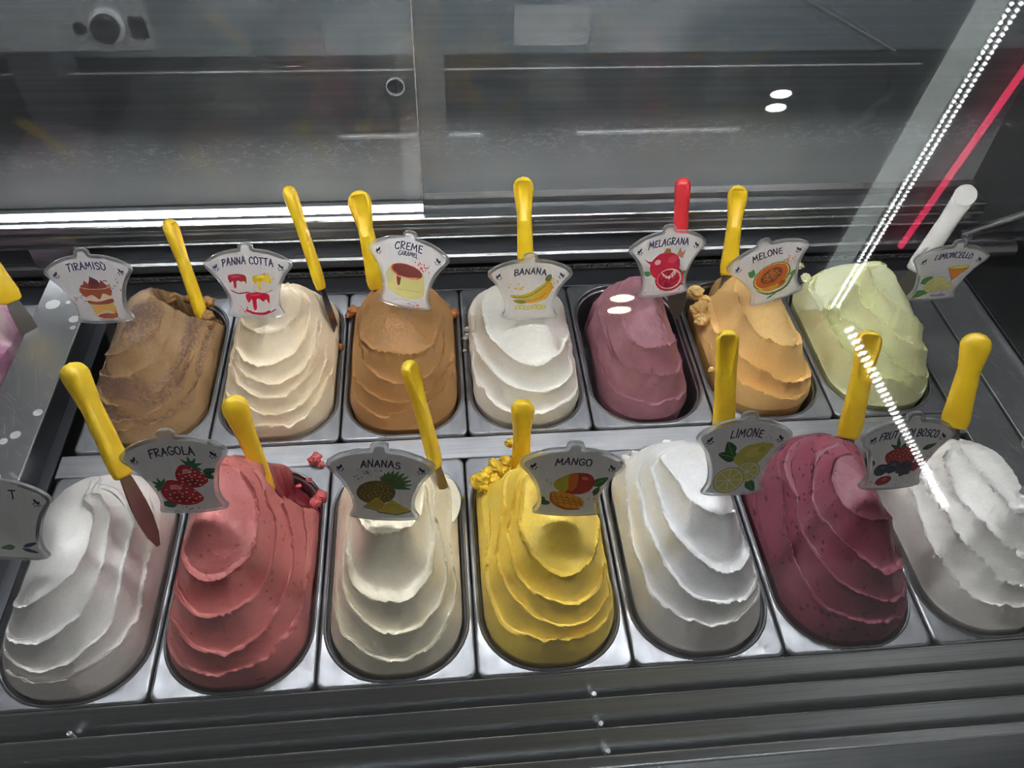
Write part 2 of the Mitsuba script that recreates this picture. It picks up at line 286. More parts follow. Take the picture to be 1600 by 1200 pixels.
# shapes of the gelato mounds, in metres: summit, height, and how far out each ridge runs (share of the way to the rim) at 48 bearings
MD = {
 'F1': {'P':[-0.2635,0.14],'H':0.0804,'cx':-0.255,'y0':0,'zr':0.004,'ins':0.0,'stake':[-0.2935,0.11,0.0724],'ridges':[[0.727,0.727,0.727,0.727,0.727,0.727,0.727,0.652,0.592,0.538,0.478,0.426,0.38,0.347,0.318,0.297,0.289,0.29,0.286,0.29,0.299,0.309,0.318,0.325,0.326,0.329,0.33,0.33,0.329,0.322,0.321,0.337,0.35,0.377,0.391,0.418,0.727,0.727,0.727,0.727,0.727,0.727,0.727,0.727,0.727,0.727,0.727,0.727],[0.866,0.866,0.866,0.866,0.866,0.866,0.866,0.866,0.826,0.787,0.761,0.735,0.697,0.666,0.624,0.596,0.553,0.526,0.509,0.501,0.507,0.505,0.504,0.504,0.495,0.487,0.482,0.478,0.471,0.466,0.458,0.465,0.473,0.483,0.512,0.512,0.866,0.866,0.866,0.866,0.866,0.866,0.866,0.866,0.866,0.866,0.866,0.866],[0.934,0.934,0.934,0.934,0.934,0.934,0.934,0.934,0.927,0.898,0.885,0.888,0.882,0.86,0.832,0.801,0.78,0.777,0.732,0.722,0.72,0.712,0.705,0.701,0.698,0.695,0.692,0.69,0.698,0.704,0.689,0.636,0.636,0.636,0.636,0.636,0.934,0.934,0.934,0.934,0.934,0.934,0.934,0.934,0.934,0.934,0.934,0.934],[0.984,0.984,0.984,0.984,0.984,0.984,0.984,0.984,0.977,0.951,0.947,0.955,0.949,0.929,0.906,0.89,0.891,0.9,0.9,0.919,0.927,0.923,0.919,0.912,0.906,0.904,0.903,0.903,0.903,0.903,0.903,0.903,0.903,0.903,0.903,0.903,0.984,0.984,0.984,0.984,0.984,0.984,0.984,0.984,0.984,0.984,0.984,0.984]],'rng':[[-2.34,1.55],[-2.18,1.3],[-2.12,0.89],[-2.11,0.18]]},
 'FR': {'P':[-0.1108,0.185],'H':0.1097,'cx':-0.085,'y0':0,'zr':0.004,'ins':0.0,'stake':[-0.1108,0.145,0.0957],'ridges':[[0.6,0.6,0.6,0.6,0.6,0.6,0.6,0.6,0.6,0.543,0.528,0.543,0.554,0.562,0.549,0.531,0.528,0.529,0.545,0.541,0.539,0.537,0.523,0.502,0.483,0.465,0.441,0.401,0.377,0.367,0.367,0.367,0.367,0.367,0.367,0.367,0.6,0.6,0.6,0.6,0.6,0.6,0.6,0.6,0.6,0.6,0.6,0.6],[0.729,0.729,0.729,0.729,0.729,0.729,0.729,0.729,0.729,0.729,0.712,0.723,0.739,0.738,0.714,0.697,0.686,0.681,0.693,0.701,0.697,0.679,0.66,0.641,0.597,0.556,0.53,0.53,0.53,0.53,0.53,0.53,0.53,0.53,0.53,0.53,0.729,0.729,0.729,0.729,0.729,0.729,0.729,0.729,0.729,0.729,0.729,0.729],[0.907,0.907,0.907,0.907,0.907,0.907,0.907,0.907,0.907,0.907,0.873,0.871,0.892,0.899,0.876,0.86,0.843,0.837,0.859,0.873,0.865,0.852,0.827,0.803,0.762,0.72,0.703,0.703,0.703,0.703,0.703,0.703,0.703,0.703,0.703,0.703,0.907,0.907,0.907,0.907,0.907,0.907,0.907,0.907,0.907,0.907,0.907,0.907],[0.97,0.97,0.97,0.97,0.97,0.97,0.97,0.97,0.97,0.97,0.965,0.954,0.953,0.949,0.938,0.933,0.925,0.933,0.957,0.961,0.965,0.965,0.965,0.965,0.965,0.965,0.965,0.965,0.965,0.965,0.965,0.965,0.965,0.965,0.965,0.965,0.97,0.97,0.97,0.97,0.97,0.97,0.97,0.97,0.97,0.97,0.97,0.97]],'rng':[[-2.05,0.65],[-1.94,0.22],[-1.94,0.19],[-1.89,-0.6]]},
 'AN': {'P':[0.0771,0.16],'H':0.0947,'cx':0.085,'y0':0,'zr':0.004,'ins':0.0,'stake':[0.0771,0.13,0.0827],'ridges':[[0.478,0.456,0.435,0.413,0.392,0.37,0.337,0.302,0.273,0.259,0.253,0.243,0.237,0.235,0.238,0.248,0.26,0.285,0.324,0.367,0.397,0.426,0.452,0.482,0.506,0.513,0.521,0.53,0.534,0.534,0.534,0.534,0.534,0.534,0.534,0.534,0.507,0.507,0.507,0.507,0.507,0.507,0.507,0.507,0.507,0.507,0.507,0.506],[0.684,0.684,0.684,0.684,0.684,0.684,0.662,0.635,0.635,0.628,0.638,0.658,0.671,0.676,0.668,0.655,0.644,0.644,0.652,0.67,0.673,0.671,0.669,0.655,0.64,0.626,0.612,0.596,0.584,0.584,0.584,0.584,0.584,0.584,0.584,0.584,0.684,0.684,0.684,0.684,0.684,0.684,0.684,0.684,0.684,0.684,0.684,0.684],[0.764,0.764,0.764,0.764,0.764,0.764,0.764,0.734,0.725,0.742,0.768,0.803,0.826,0.838,0.833,0.811,0.797,0.795,0.826,0.825,0.821,0.797,0.767,0.742,0.718,0.694,0.677,0.677,0.677,0.677,0.677,0.677,0.677,0.677,0.677,0.677,0.764,0.764,0.764,0.764,0.764,0.764,0.764,0.764,0.764,0.764,0.764,0.764],[0.894,0.894,0.894,0.894,0.894,0.894,0.894,0.886,0.897,0.918,0.917,0.924,0.942,0.945,0.936,0.918,0.904,0.904,0.912,0.935,0.918,0.902,0.888,0.881,0.881,0.881,0.881,0.881,0.881,0.881,0.881,0.881,0.881,0.881,0.881,0.881,0.894,0.894,0.894,0.894,0.894,0.894,0.894,0.894,0.894,0.894,0.894,0.894]],'rng':[[-3.28,0.45],[-2.48,0.74],[-2.32,0.23],[-2.25,-0.18]]},
 'MA': {'P':[0.2737,0.16],'H':0.0818,'cx':0.255,'y0':0,'zr':0.004,'ins':0.0,'stake':[0.2737,0.13,0.0678],'ridges':[[0.52,0.532,0.536,0.53,0.525,0.518,0.491,0.477,0.484,0.497,0.524,0.549,0.564,0.564,0.563,0.573,0.611,0.668,0.725,0.776,0.818,0.845,0.867,0.888,0.912,0.939,0.964,0.964,0.964,0.964,0.964,0.964,0.964,0.964,0.964,0.964,0.471,0.471,0.471,0.471,0.471,0.471,0.462,0.455,0.464,0.479,0.493,0.506],[0.647,0.67,0.67,0.671,0.671,0.67,0.646,0.646,0.65,0.665,0.689,0.722,0.739,0.738,0.737,0.752,0.774,0.838,0.904,0.966,0.966,0.966,0.966,0.966,0.966,0.989,1.014,1.014,1.014,1.014,1.014,1.014,1.014,1.014,1.014,1.014,0.531,0.531,0.531,0.531,0.531,0.531,0.531,0.531,0.537,0.564,0.591,0.618],[0.748,0.776,0.806,0.826,0.819,0.809,0.776,0.765,0.766,0.781,0.806,0.832,0.842,0.848,0.852,0.857,0.892,0.892,0.954,1.016,1.016,1.016,1.016,1.016,1.016,1.039,1.064,1.064,1.064,1.064,1.064,1.064,1.064,1.064,1.064,1.064,0.68,0.68,0.68,0.68,0.68,0.68,0.68,0.68,0.68,0.68,0.698,0.723],[0.926,0.926,0.928,0.931,0.935,0.936,0.913,0.914,0.912,0.903,0.906,0.912,0.921,0.926,0.933,0.952,0.966,0.966,1.004,1.066,1.066,1.066,1.066,1.066,1.066,1.089,1.114,1.114,1.114,1.114,1.114,1.114,1.114,1.114,1.114,1.114,0.926,0.926,0.926,0.926,0.926,0.926,0.926,0.926,0.926,0.926,0.926,0.926]],'rng':[[-4.0,0.24],[-3.7,-0.65],[-3.5,-1.06],[-2.98,-1.08]]},
 'LI': {'P':[0.4421,0.165],'H':0.0975,'cx':0.425,'y0':0,'zr':0.004,'ins':0.0,'stake':[0.4541,0.13,0.0815],'ridges':[[0.337,0.328,0.319,0.3,0.289,0.27,0.255,0.243,0.232,0.235,0.242,0.257,0.268,0.277,0.298,0.329,0.38,0.454,0.525,0.537,0.537,0.537,0.537,0.537,0.537,0.537,0.537,0.537,0.537,0.537,0.537,0.537,0.537,0.537,0.537,0.537,0.563,0.563,0.563,0.563,0.563,0.563,0.483,0.417,0.387,0.365,0.352,0.346],[0.576,0.574,0.569,0.568,0.563,0.556,0.529,0.517,0.519,0.54,0.575,0.615,0.637,0.65,0.66,0.657,0.684,0.684,0.684,0.684,0.684,0.684,0.684,0.684,0.684,0.684,0.684,0.684,0.684,0.684,0.684,0.684,0.684,0.684,0.684,0.684,0.615,0.615,0.615,0.615,0.615,0.615,0.615,0.6,0.585,0.58,0.577,0.575],[0.767,0.772,0.764,0.75,0.735,0.719,0.699,0.7,0.716,0.742,0.772,0.785,0.792,0.809,0.817,0.847,0.882,0.884,0.884,0.884,0.884,0.884,0.884,0.884,0.884,0.884,0.884,0.884,0.884,0.884,0.884,0.884,0.884,0.884,0.884,0.884,0.759,0.759,0.759,0.759,0.759,0.759,0.759,0.759,0.759,0.759,0.759,0.761],[0.928,0.94,0.937,0.927,0.916,0.904,0.879,0.879,0.872,0.879,0.888,0.898,0.892,0.888,0.896,0.902,0.932,0.934,0.934,0.934,0.934,0.934,0.934,0.934,0.934,0.934,0.934,0.934,0.934,0.934,0.934,0.934,0.934,0.934,0.934,0.934,0.859,0.859,0.859,0.859,0.859,0.859,0.859,0.859,0.864,0.88,0.895,0.912]],'rng':[[-4.03,-0.76],[-3.87,-1.07],[-3.41,-1.04],[-3.7,-1.14]]},
 'FB': {'P':[0.6233,0.165],'H':0.0984,'cx':0.595,'y0':0,'zr':0.004,'ins':0.0,'stake':[0.6383,0.13,0.0824],'ridges':[[0.344,0.348,0.353,0.358,0.356,0.348,0.337,0.339,0.341,0.353,0.359,0.371,0.385,0.404,0.435,0.493,0.512,0.512,0.512,0.512,0.512,0.512,0.512,0.512,0.512,0.512,0.512,0.512,0.512,0.512,0.512,0.512,0.512,0.512,0.512,0.512,0.263,0.263,0.263,0.263,0.263,0.263,0.263,0.269,0.286,0.311,0.332,0.34],[0.539,0.567,0.575,0.568,0.569,0.551,0.525,0.521,0.538,0.564,0.61,0.665,0.709,0.734,0.774,0.796,0.796,0.796,0.796,0.796,0.796,0.796,0.796,0.796,0.796,0.796,0.796,0.796,0.796,0.796,0.796,0.796,0.796,0.796,0.796,0.796,0.433,0.433,0.433,0.433,0.433,0.433,0.433,0.433,0.441,0.463,0.489,0.514],[0.678,0.696,0.717,0.735,0.728,0.722,0.705,0.705,0.74,0.766,0.802,0.837,0.863,0.876,0.914,0.938,0.938,0.938,0.938,0.938,0.938,0.938,0.938,0.938,0.938,0.938,0.938,0.938,0.938,0.938,0.938,0.938,0.938,0.938,0.938,0.938,0.672,0.672,0.672,0.672,0.672,0.672,0.672,0.672,0.672,0.672,0.672,0.672],[0.781,0.803,0.828,0.839,0.847,0.855,0.855,0.871,0.895,0.915,0.927,0.94,0.949,0.963,0.97,0.988,0.988,0.988,0.988,0.988,0.988,0.988,0.988,0.988,0.988,0.988,0.988,0.988,0.988,0.988,0.988,0.988,0.988,0.988,0.988,0.988,0.73,0.73,0.73,0.73,0.73,0.73,0.73,0.73,0.73,0.73,0.741,0.759]],'rng':[[-3.92,-1.14],[-3.73,-1.25],[-3.19,-1.25],[-3.47,-1.33]]},
 'F7': {'P':[0.8325,0.165],'H':0.0662,'cx':0.765,'y0':0,'zr':0.004,'ins':0.0,'stake':[0.8475,0.13,0.0522],'ridges':[[0.281,0.275,0.268,0.261,0.254,0.251,0.268,0.281,0.286,0.303,0.31,0.31,0.31,0.31,0.31,0.31,0.31,0.31,0.31,0.31,0.31,0.31,0.31,0.31,0.31,0.31,0.31,0.31,0.31,0.31,0.31,0.31,0.31,0.31,0.31,0.31,0.577,0.577,0.577,0.577,0.577,0.485,0.408,0.365,0.33,0.311,0.298,0.29],[0.56,0.549,0.53,0.52,0.504,0.48,0.491,0.518,0.558,0.613,0.629,0.629,0.629,0.629,0.629,0.629,0.629,0.629,0.629,0.629,0.629,0.629,0.629,0.629,0.629,0.629,0.629,0.629,0.629,0.629,0.629,0.629,0.629,0.629,0.629,0.629,0.627,0.627,0.627,0.627,0.627,0.54,0.54,0.529,0.513,0.518,0.532,0.55],[0.708,0.703,0.692,0.687,0.676,0.666,0.676,0.719,0.763,0.801,0.821,0.821,0.821,0.821,0.821,0.821,0.821,0.821,0.821,0.821,0.821,0.821,0.821,0.821,0.821,0.821,0.821,0.821,0.821,0.821,0.821,0.821,0.821,0.821,0.821,0.821,0.713,0.713,0.713,0.713,0.713,0.713,0.713,0.713,0.713,0.713,0.713,0.713],[0.821,0.84,0.861,0.873,0.877,0.865,0.87,0.886,0.897,0.912,0.918,0.918,0.918,0.918,0.918,0.918,0.918,0.918,0.918,0.918,0.918,0.918,0.918,0.918,0.918,0.918,0.918,0.918,0.918,0.918,0.918,0.918,0.918,0.918,0.918,0.918,0.819,0.819,0.819,0.819,0.819,0.819,0.819,0.819,0.819,0.819,0.819,0.819]],'rng':[[-4.16,-1.9],[-3.84,-1.92],[-3.25,-1.9],[-3.17,-1.89]]},
 'TI': {'P':[-0.2604,0.49],'H':0.0848,'cx':-0.2475,'y0':0.3328,'zr':0.004,'ins':0.0,'stake':[-0.2804,0.46,0.0728],'ridges':[[0.721,0.721,0.721,0.721,0.721,0.721,0.657,0.587,0.522,0.478,0.438,0.402,0.38,0.351,0.325,0.314,0.303,0.3,0.319,0.338,0.355,0.356,0.356,0.356,0.356,0.356,0.356,0.356,0.356,0.356,0.356,0.356,0.356,0.356,0.356,0.356,0.721,0.721,0.721,0.721,0.721,0.721,0.721,0.721,0.721,0.721,0.721,0.721],[0.771,0.771,0.771,0.771,0.771,0.771,0.763,0.763,0.71,0.66,0.626,0.611,0.61,0.576,0.551,0.524,0.521,0.501,0.489,0.489,0.489,0.489,0.489,0.489,0.489,0.489,0.489,0.489,0.489,0.489,0.489,0.489,0.489,0.489,0.489,0.489,0.771,0.771,0.771,0.771,0.771,0.771,0.771,0.771,0.771,0.771,0.771,0.771],[0.832,0.832,0.832,0.832,0.832,0.832,0.832,0.832,0.832,0.832,0.831,0.83,0.813,0.788,0.762,0.743,0.715,0.706,0.703,0.717,0.726,0.726,0.726,0.726,0.726,0.726,0.726,0.726,0.726,0.726,0.726,0.726,0.726,0.726,0.726,0.726,0.832,0.832,0.832,0.832,0.832,0.832,0.832,0.832,0.832,0.832,0.832,0.832],[0.97,0.97,0.97,0.97,0.97,0.97,0.97,0.97,0.97,0.963,0.939,0.913,0.899,0.887,0.847,0.818,0.788,0.781,0.774,0.793,0.801,0.801,0.801,0.801,0.801,0.801,0.801,0.801,0.801,0.801,0.801,0.801,0.801,0.801,0.801,0.801,0.97,0.97,0.97,0.97,0.97,0.97,0.97,0.97,0.97,0.97,0.97,0.97],[1.02,1.02,1.02,1.02,1.02,1.02,1.02,1.02,1.02,1.013,0.989,0.963,0.953,0.948,0.925,0.91,0.901,0.888,0.888,0.907,0.914,0.914,0.914,0.914,0.914,0.914,0.914,0.914,0.914,0.914,0.914,0.914,0.914,0.914,0.914,0.914,1.02,1.02,1.02,1.02,1.02,1.02,1.02,1.02,1.02,1.02,1.02,1.02]],'rng':[[-2.48,-0.51],[-2.18,-0.69],[-1.94,-0.55],[-2.07,-0.59],[-1.95,-0.59]]},
 'PC': {'P':[-0.0776,0.49],'H':0.0885,'cx':-0.0775,'y0':0.3328,'zr':0.004,'ins':0.0,'stake':[-0.0926,0.46,0.0745],'ridges':[[0.611,0.568,0.53,0.493,0.455,0.419,0.382,0.342,0.322,0.308,0.291,0.279,0.282,0.276,0.27,0.264,0.267,0.286,0.303,0.328,0.342,0.353,0.364,0.381,0.396,0.409,0.433,0.447,0.45,0.45,0.456,0.484,0.487,0.487,0.487,0.487,0.865,0.865,0.865,0.865,0.865,0.865,0.865,0.865,0.805,0.744,0.696,0.656],[0.895,0.862,0.823,0.781,0.737,0.693,0.645,0.6,0.587,0.575,0.577,0.572,0.558,0.536,0.526,0.526,0.512,0.518,0.548,0.574,0.586,0.587,0.59,0.59,0.591,0.594,0.594,0.594,0.594,0.594,0.594,0.594,0.594,0.594,0.594,0.594,0.915,0.915,0.915,0.915,0.915,0.915,0.915,0.915,0.9,0.9,0.9,0.9],[0.945,0.912,0.896,0.896,0.862,0.808,0.746,0.688,0.661,0.663,0.665,0.675,0.693,0.692,0.684,0.678,0.662,0.666,0.695,0.71,0.71,0.71,0.71,0.71,0.71,0.71,0.71,0.71,0.71,0.71,0.71,0.71,0.71,0.71,0.71,0.71,0.965,0.965,0.965,0.965,0.965,0.965,0.965,0.965,0.95,0.95,0.95,0.95],[0.995,0.962,0.946,0.946,0.912,0.859,0.808,0.755,0.737,0.75,0.767,0.792,0.801,0.794,0.759,0.738,0.731,0.719,0.745,0.761,0.763,0.76,0.76,0.76,0.76,0.76,0.76,0.76,0.76,0.76,0.76,0.76,0.76,0.76,0.76,0.76,1.015,1.015,1.015,1.015,1.015,1.015,1.015,1.015,1.0,1.0,1.0,1.0],[1.045,1.012,0.996,0.996,0.962,0.933,0.933,0.911,0.889,0.871,0.873,0.887,0.903,0.892,0.883,0.869,0.849,0.842,0.855,0.873,0.881,0.881,0.881,0.881,0.881,0.881,0.881,0.881,0.881,0.881,0.881,0.881,0.881,0.881,0.881,0.881,1.065,1.065,1.065,1.065,1.065,1.065,1.065,1.065,1.05,1.05,1.05,1.05],[1.095,1.062,1.046,1.046,1.012,0.983,0.983,0.97,0.97,0.97,0.969,0.963,0.967,0.962,0.946,0.943,0.928,0.927,0.943,0.959,0.967,0.967,0.967,0.967,0.967,0.967,0.967,0.967,0.967,0.967,0.967,0.967,0.967,0.967,0.967,0.967,1.115,1.115,1.115,1.115,1.115,1.115,1.115,1.115,1.1,1.1,1.1,1.1]],'rng':[[-3.77,0.93],[-3.16,0.16],[-2.7,-0.73],[-2.47,-0.28],[-2.29,-0.57],[-2.14,-0.59]]},
 'CC': {'P':[0.0893,0.49],'H':0.0924,'cx':0.0925,'y0':0.3328,'zr':0.004,'ins':0.0,'stake':[0.0893,0.46,0.0804],'ridges':[[0.814,0.814,0.796,0.759,0.721,0.681,0.637,0.593,0.557,0.533,0.525,0.519,0.529,0.535,0.548,0.564,0.582,0.604,0.647,0.671,0.688,0.704,0.72,0.735,0.739,0.739,0.739,0.739,0.739,0.739,0.739,0.739,0.739,0.739,0.739,0.739,0.814,0.814,0.814,0.814,0.814,0.814,0.814,0.814,0.814,0.814,0.814,0.814],[0.864,0.864,0.846,0.809,0.771,0.751,0.746,0.711,0.708,0.703,0.718,0.729,0.758,0.76,0.745,0.737,0.728,0.739,0.767,0.794,0.819,0.831,0.831,0.831,0.831,0.831,0.831,0.831,0.831,0.831,0.831,0.831,0.831,0.831,0.831,0.831,0.864,0.864,0.864,0.864,0.864,0.864,0.864,0.864,0.864,0.864,0.864,0.864],[0.97,0.97,0.97,0.97,0.97,0.97,0.939,0.884,0.852,0.845,0.85,0.86,0.865,0.848,0.826,0.812,0.811,0.827,0.861,0.903,0.935,0.965,0.97,0.97,0.97,0.97,0.97,0.97,0.97,0.97,0.97,0.97,0.97,0.97,0.97,0.97,0.97,0.97,0.97,0.97,0.97,0.97,0.97,0.97,0.97,0.97,0.97,0.97],[1.02,1.02,1.02,1.02,1.02,1.02,0.989,0.967,0.946,0.941,0.944,0.948,0.941,0.924,0.907,0.889,0.886,0.89,0.927,0.969,0.985,1.015,1.02,1.02,1.02,1.02,1.02,1.02,1.02,1.02,1.02,1.02,1.02,1.02,1.02,1.02,1.02,1.02,1.02,1.02,1.02,1.02,1.02,1.02,1.02,1.02,1.02,1.02]],'rng':[[-2.95,-0.1],[-2.37,-0.46],[-2.48,-0.28],[-2.31,-0.5]]},
 'BA': {'P':[0.2787,0.49],'H':0.0758,'cx':0.2625,'y0':0.3328,'zr':0.004,'ins':0.0,'stake':[0.2687,0.46,0.0638],'ridges':[[0.786,0.766,0.74,0.713,0.687,0.653,0.612,0.584,0.582,0.588,0.606,0.621,0.618,0.614,0.605,0.616,0.639,0.684,0.737,0.784,0.825,0.863,0.891,0.915,0.927,0.942,0.954,0.954,0.954,0.954,0.954,0.954,0.954,0.954,0.954,0.954,0.807,0.807,0.807,0.807,0.807,0.807,0.807,0.807,0.807,0.807,0.8,0.793],[0.938,0.926,0.916,0.905,0.88,0.843,0.805,0.788,0.785,0.793,0.81,0.83,0.837,0.836,0.831,0.842,0.864,0.88,0.88,0.88,0.88,0.913,0.941,0.965,0.977,0.992,1.004,1.004,1.004,1.004,1.004,1.004,1.004,1.004,1.004,1.004,0.949,0.949,0.949,0.949,0.949,0.949,0.949,0.949,0.949,0.949,0.949,0.948],[0.988,0.976,0.97,0.97,0.97,0.97,0.949,0.927,0.935,0.945,0.954,0.96,0.958,0.958,0.953,0.959,0.97,0.97,0.97,0.97,0.97,0.97,0.991,1.015,1.027,1.042,1.054,1.054,1.054,1.054,1.054,1.054,1.054,1.054,1.054,1.054,0.999,0.999,0.999,0.999,0.999,0.999,0.999,0.999,0.999,0.999,0.999,0.998]],'rng':[[-3.52,0.23],[-3.28,-1.0],[-2.76,-1.03]]},
 'ME': {'P':[0.4426,0.5],'H':0.0844,'cx':0.4325,'y0':0.3328,'zr':-0.012,'ins':0.01,'stake':[0.4526,0.47,0.0744],'ridges':[[0.528,0.528,0.528,0.528,0.528,0.528,0.528,0.528,0.528,0.561,0.567,0.569,0.568,0.571,0.578,0.599,0.655,0.664,0.664,0.664,0.664,0.664,0.664,0.664,0.664,0.664,0.664,0.664,0.664,0.664,0.664,0.664,0.664,0.664,0.664,0.664,0.528,0.528,0.528,0.528,0.528,0.528,0.528,0.528,0.528,0.528,0.528,0.528],[0.821,0.821,0.821,0.821,0.817,0.816,0.808,0.778,0.759,0.748,0.745,0.762,0.776,0.781,0.793,0.782,0.797,0.797,0.797,0.797,0.797,0.797,0.797,0.797,0.797,0.797,0.797,0.797,0.797,0.797,0.797,0.797,0.797,0.797,0.797,0.797,0.821,0.821,0.821,0.821,0.821,0.821,0.821,0.821,0.821,0.821,0.821,0.821],[0.95,0.95,0.95,0.949,0.949,0.949,0.943,0.922,0.923,0.928,0.925,0.932,0.931,0.934,0.956,0.97,0.97,0.97,0.97,0.97,0.97,0.97,0.97,0.97,0.97,0.97,0.97,0.97,0.97,0.97,0.97,0.97,0.97,0.97,0.97,0.97,0.95,0.95,0.95,0.95,0.95,0.95,0.95,0.95,0.95,0.95,0.95,0.95]],'rng':[[-2.06,-1.03],[-2.88,-1.1],[-2.89,-1.15]]},
 'MO': {'P':[0.6203,0.5],'H':0.0821,'cx':0.6025,'y0':0.3328,'zr':0.004,'ins':0.004,'stake':[0.6403,0.47,0.0701],'ridges':[[0.489,0.495,0.502,0.508,0.506,0.503,0.502,0.506,0.521,0.536,0.55,0.579,0.61,0.622,0.647,0.685,0.693,0.693,0.693,0.693,0.693,0.693,0.693,0.693,0.693,0.693,0.693,0.693,0.693,0.693,0.693,0.693,0.693,0.693,0.693,0.693,0.469,0.469,0.469,0.469,0.469,0.469,0.469,0.469,0.469,0.469,0.47,0.478],[0.88,0.88,0.88,0.88,0.87,0.856,0.829,0.785,0.765,0.77,0.799,0.846,0.868,0.896,0.909,0.939,0.939,0.939,0.939,0.939,0.939,0.939,0.939,0.939,0.939,0.939,0.939,0.939,0.939,0.939,0.939,0.939,0.939,0.939,0.939,0.939,0.88,0.88,0.88,0.88,0.88,0.88,0.88,0.88,0.88,0.88,0.88,0.88],[0.957,0.957,0.957,0.957,0.957,0.957,0.957,0.931,0.913,0.925,0.938,0.956,0.962,0.97,0.97,0.989,0.989,0.989,0.989,0.989,0.989,0.989,0.989,0.989,0.989,0.989,0.989,0.989,0.989,0.989,0.989,0.989,0.989,0.989,0.989,0.989,0.957,0.957,0.957,0.957,0.957,0.957,0.957,0.957,0.957,0.957,0.957,0.957]],'rng':[[-3.43,-1.15],[-2.72,-1.21],[-2.31,-1.26]]},
 'LC': {'P':[0.8134,0.51],'H':0.0901,'cx':0.7725,'y0':0.3328,'zr':0.004,'ins':0.0,'stake':[0.8434,0.47,0.0601],'ridges':[[0.311,0.319,0.319,0.319,0.31,0.299,0.288,0.294,0.304,0.325,0.365,0.403,0.473,0.555,0.655,0.655,0.655,0.655,0.655,0.655,0.655,0.655,0.655,0.655,0.655,0.655,0.655,0.655,0.655,0.655,0.655,0.655,0.655,0.655,0.655,0.655,0.336,0.336,0.336,0.336,0.336,0.336,0.336,0.316,0.303,0.3,0.302,0.309],[0.473,0.485,0.492,0.501,0.515,0.5,0.483,0.486,0.512,0.55,0.615,0.656,0.711,0.778,0.81,0.81,0.81,0.81,0.81,0.81,0.81,0.81,0.81,0.81,0.81,0.81,0.81,0.81,0.81,0.81,0.81,0.81,0.81,0.81,0.81,0.81,0.472,0.472,0.472,0.472,0.472,0.472,0.472,0.472,0.472,0.472,0.472,0.472],[0.819,0.811,0.781,0.75,0.714,0.684,0.656,0.657,0.69,0.738,0.805,0.86,0.901,0.952,0.954,0.954,0.954,0.954,0.954,0.954,0.954,0.954,0.954,0.954,0.954,0.954,0.954,0.954,0.954,0.954,0.954,0.954,0.954,0.954,0.954,0.954,0.819,0.819,0.819,0.819,0.819,0.819,0.819,0.819,0.819,0.819,0.819,0.819],[0.869,0.861,0.847,0.863,0.86,0.85,0.847,0.866,0.866,0.887,0.918,0.939,0.961,1.002,1.004,1.004,1.004,1.004,1.004,1.004,1.004,1.004,1.004,1.004,1.004,1.004,1.004,1.004,1.004,1.004,1.004,1.004,1.004,1.004,1.004,1.004,0.869,0.869,0.869,0.869,0.869,0.869,0.869,0.869,0.869,0.869,0.869,0.869]],'rng':[[-3.91,-1.31],[-3.22,-1.4],[-3.03,-1.43],[-3.45,-1.42]]},
}
SD = {'TI': {'c': [-0.2888, 0.4792, 0.1543], 'e': [-0.1075, -0.2346, -0.0965], 'al': 0.0841}, 'PC': {'c': [-0.095, 0.4838, 0.1516], 'e': [-0.0944, -0.3072, -0.0328], 'al': 0.0807}, 'CC': {'c': [0.1068, 0.493, 0.1539], 'e': [-0.3818, -0.432, -0.0239], 'al': 0.0822}, 'BA': {'c': [0.2681, 0.471, 0.1353], 'e': [-0.0443, -0.1091, -0.0189], 'al': 0.0723}, 'ME': {'c': [0.4549, 0.4915, 0.156], 'e': [0.2048, -0.2522, 0.0463], 'al': 0.0843}, 'MO': {'c': [0.6016, 0.4835, 0.141], 'e': [-0.045, -0.1288, -0.3963], 'al': 0.0814}, 'LC': {'c': [0.8484, 0.4707, 0.1402], 'e': [0.0657, -0.0211, 0.0366], 'al': 0.0802}, 'FR': {'c': [-0.1232, 0.1681, 0.1665], 'e': [-0.133, -0.2854, -0.1591], 'al': 0.0754}, 'AN': {'c': [0.08, 0.1513, 0.1534], 'e': [-0.121, -0.2278, -0.0045], 'al': 0.0737}, 'MA': {'c': [0.2787, 0.1505, 0.1413], 'e': [-0.0554, -0.2066, 0.0484], 'al': 0.0763}, 'LI': {'c': [0.4649, 0.1612, 0.1566], 'e': [0.137, -0.3537, 0.1429], 'al': 0.082}, 'FB': {'c': [0.642, 0.1519, 0.1588], 'e': [0.0798, -0.2467, 0.0659], 'al': 0.0795}, 'F1': {'c': [-0.2985, 0.1434, 0.1404], 'e': [-0.1817, -0.3835, -0.0687], 'al': 0.0756}, 'F7': {'c': [0.8476, 0.1557, 0.1275], 'e': [0.0367, -0.3598, 0.0265], 'al': 0.0796}}
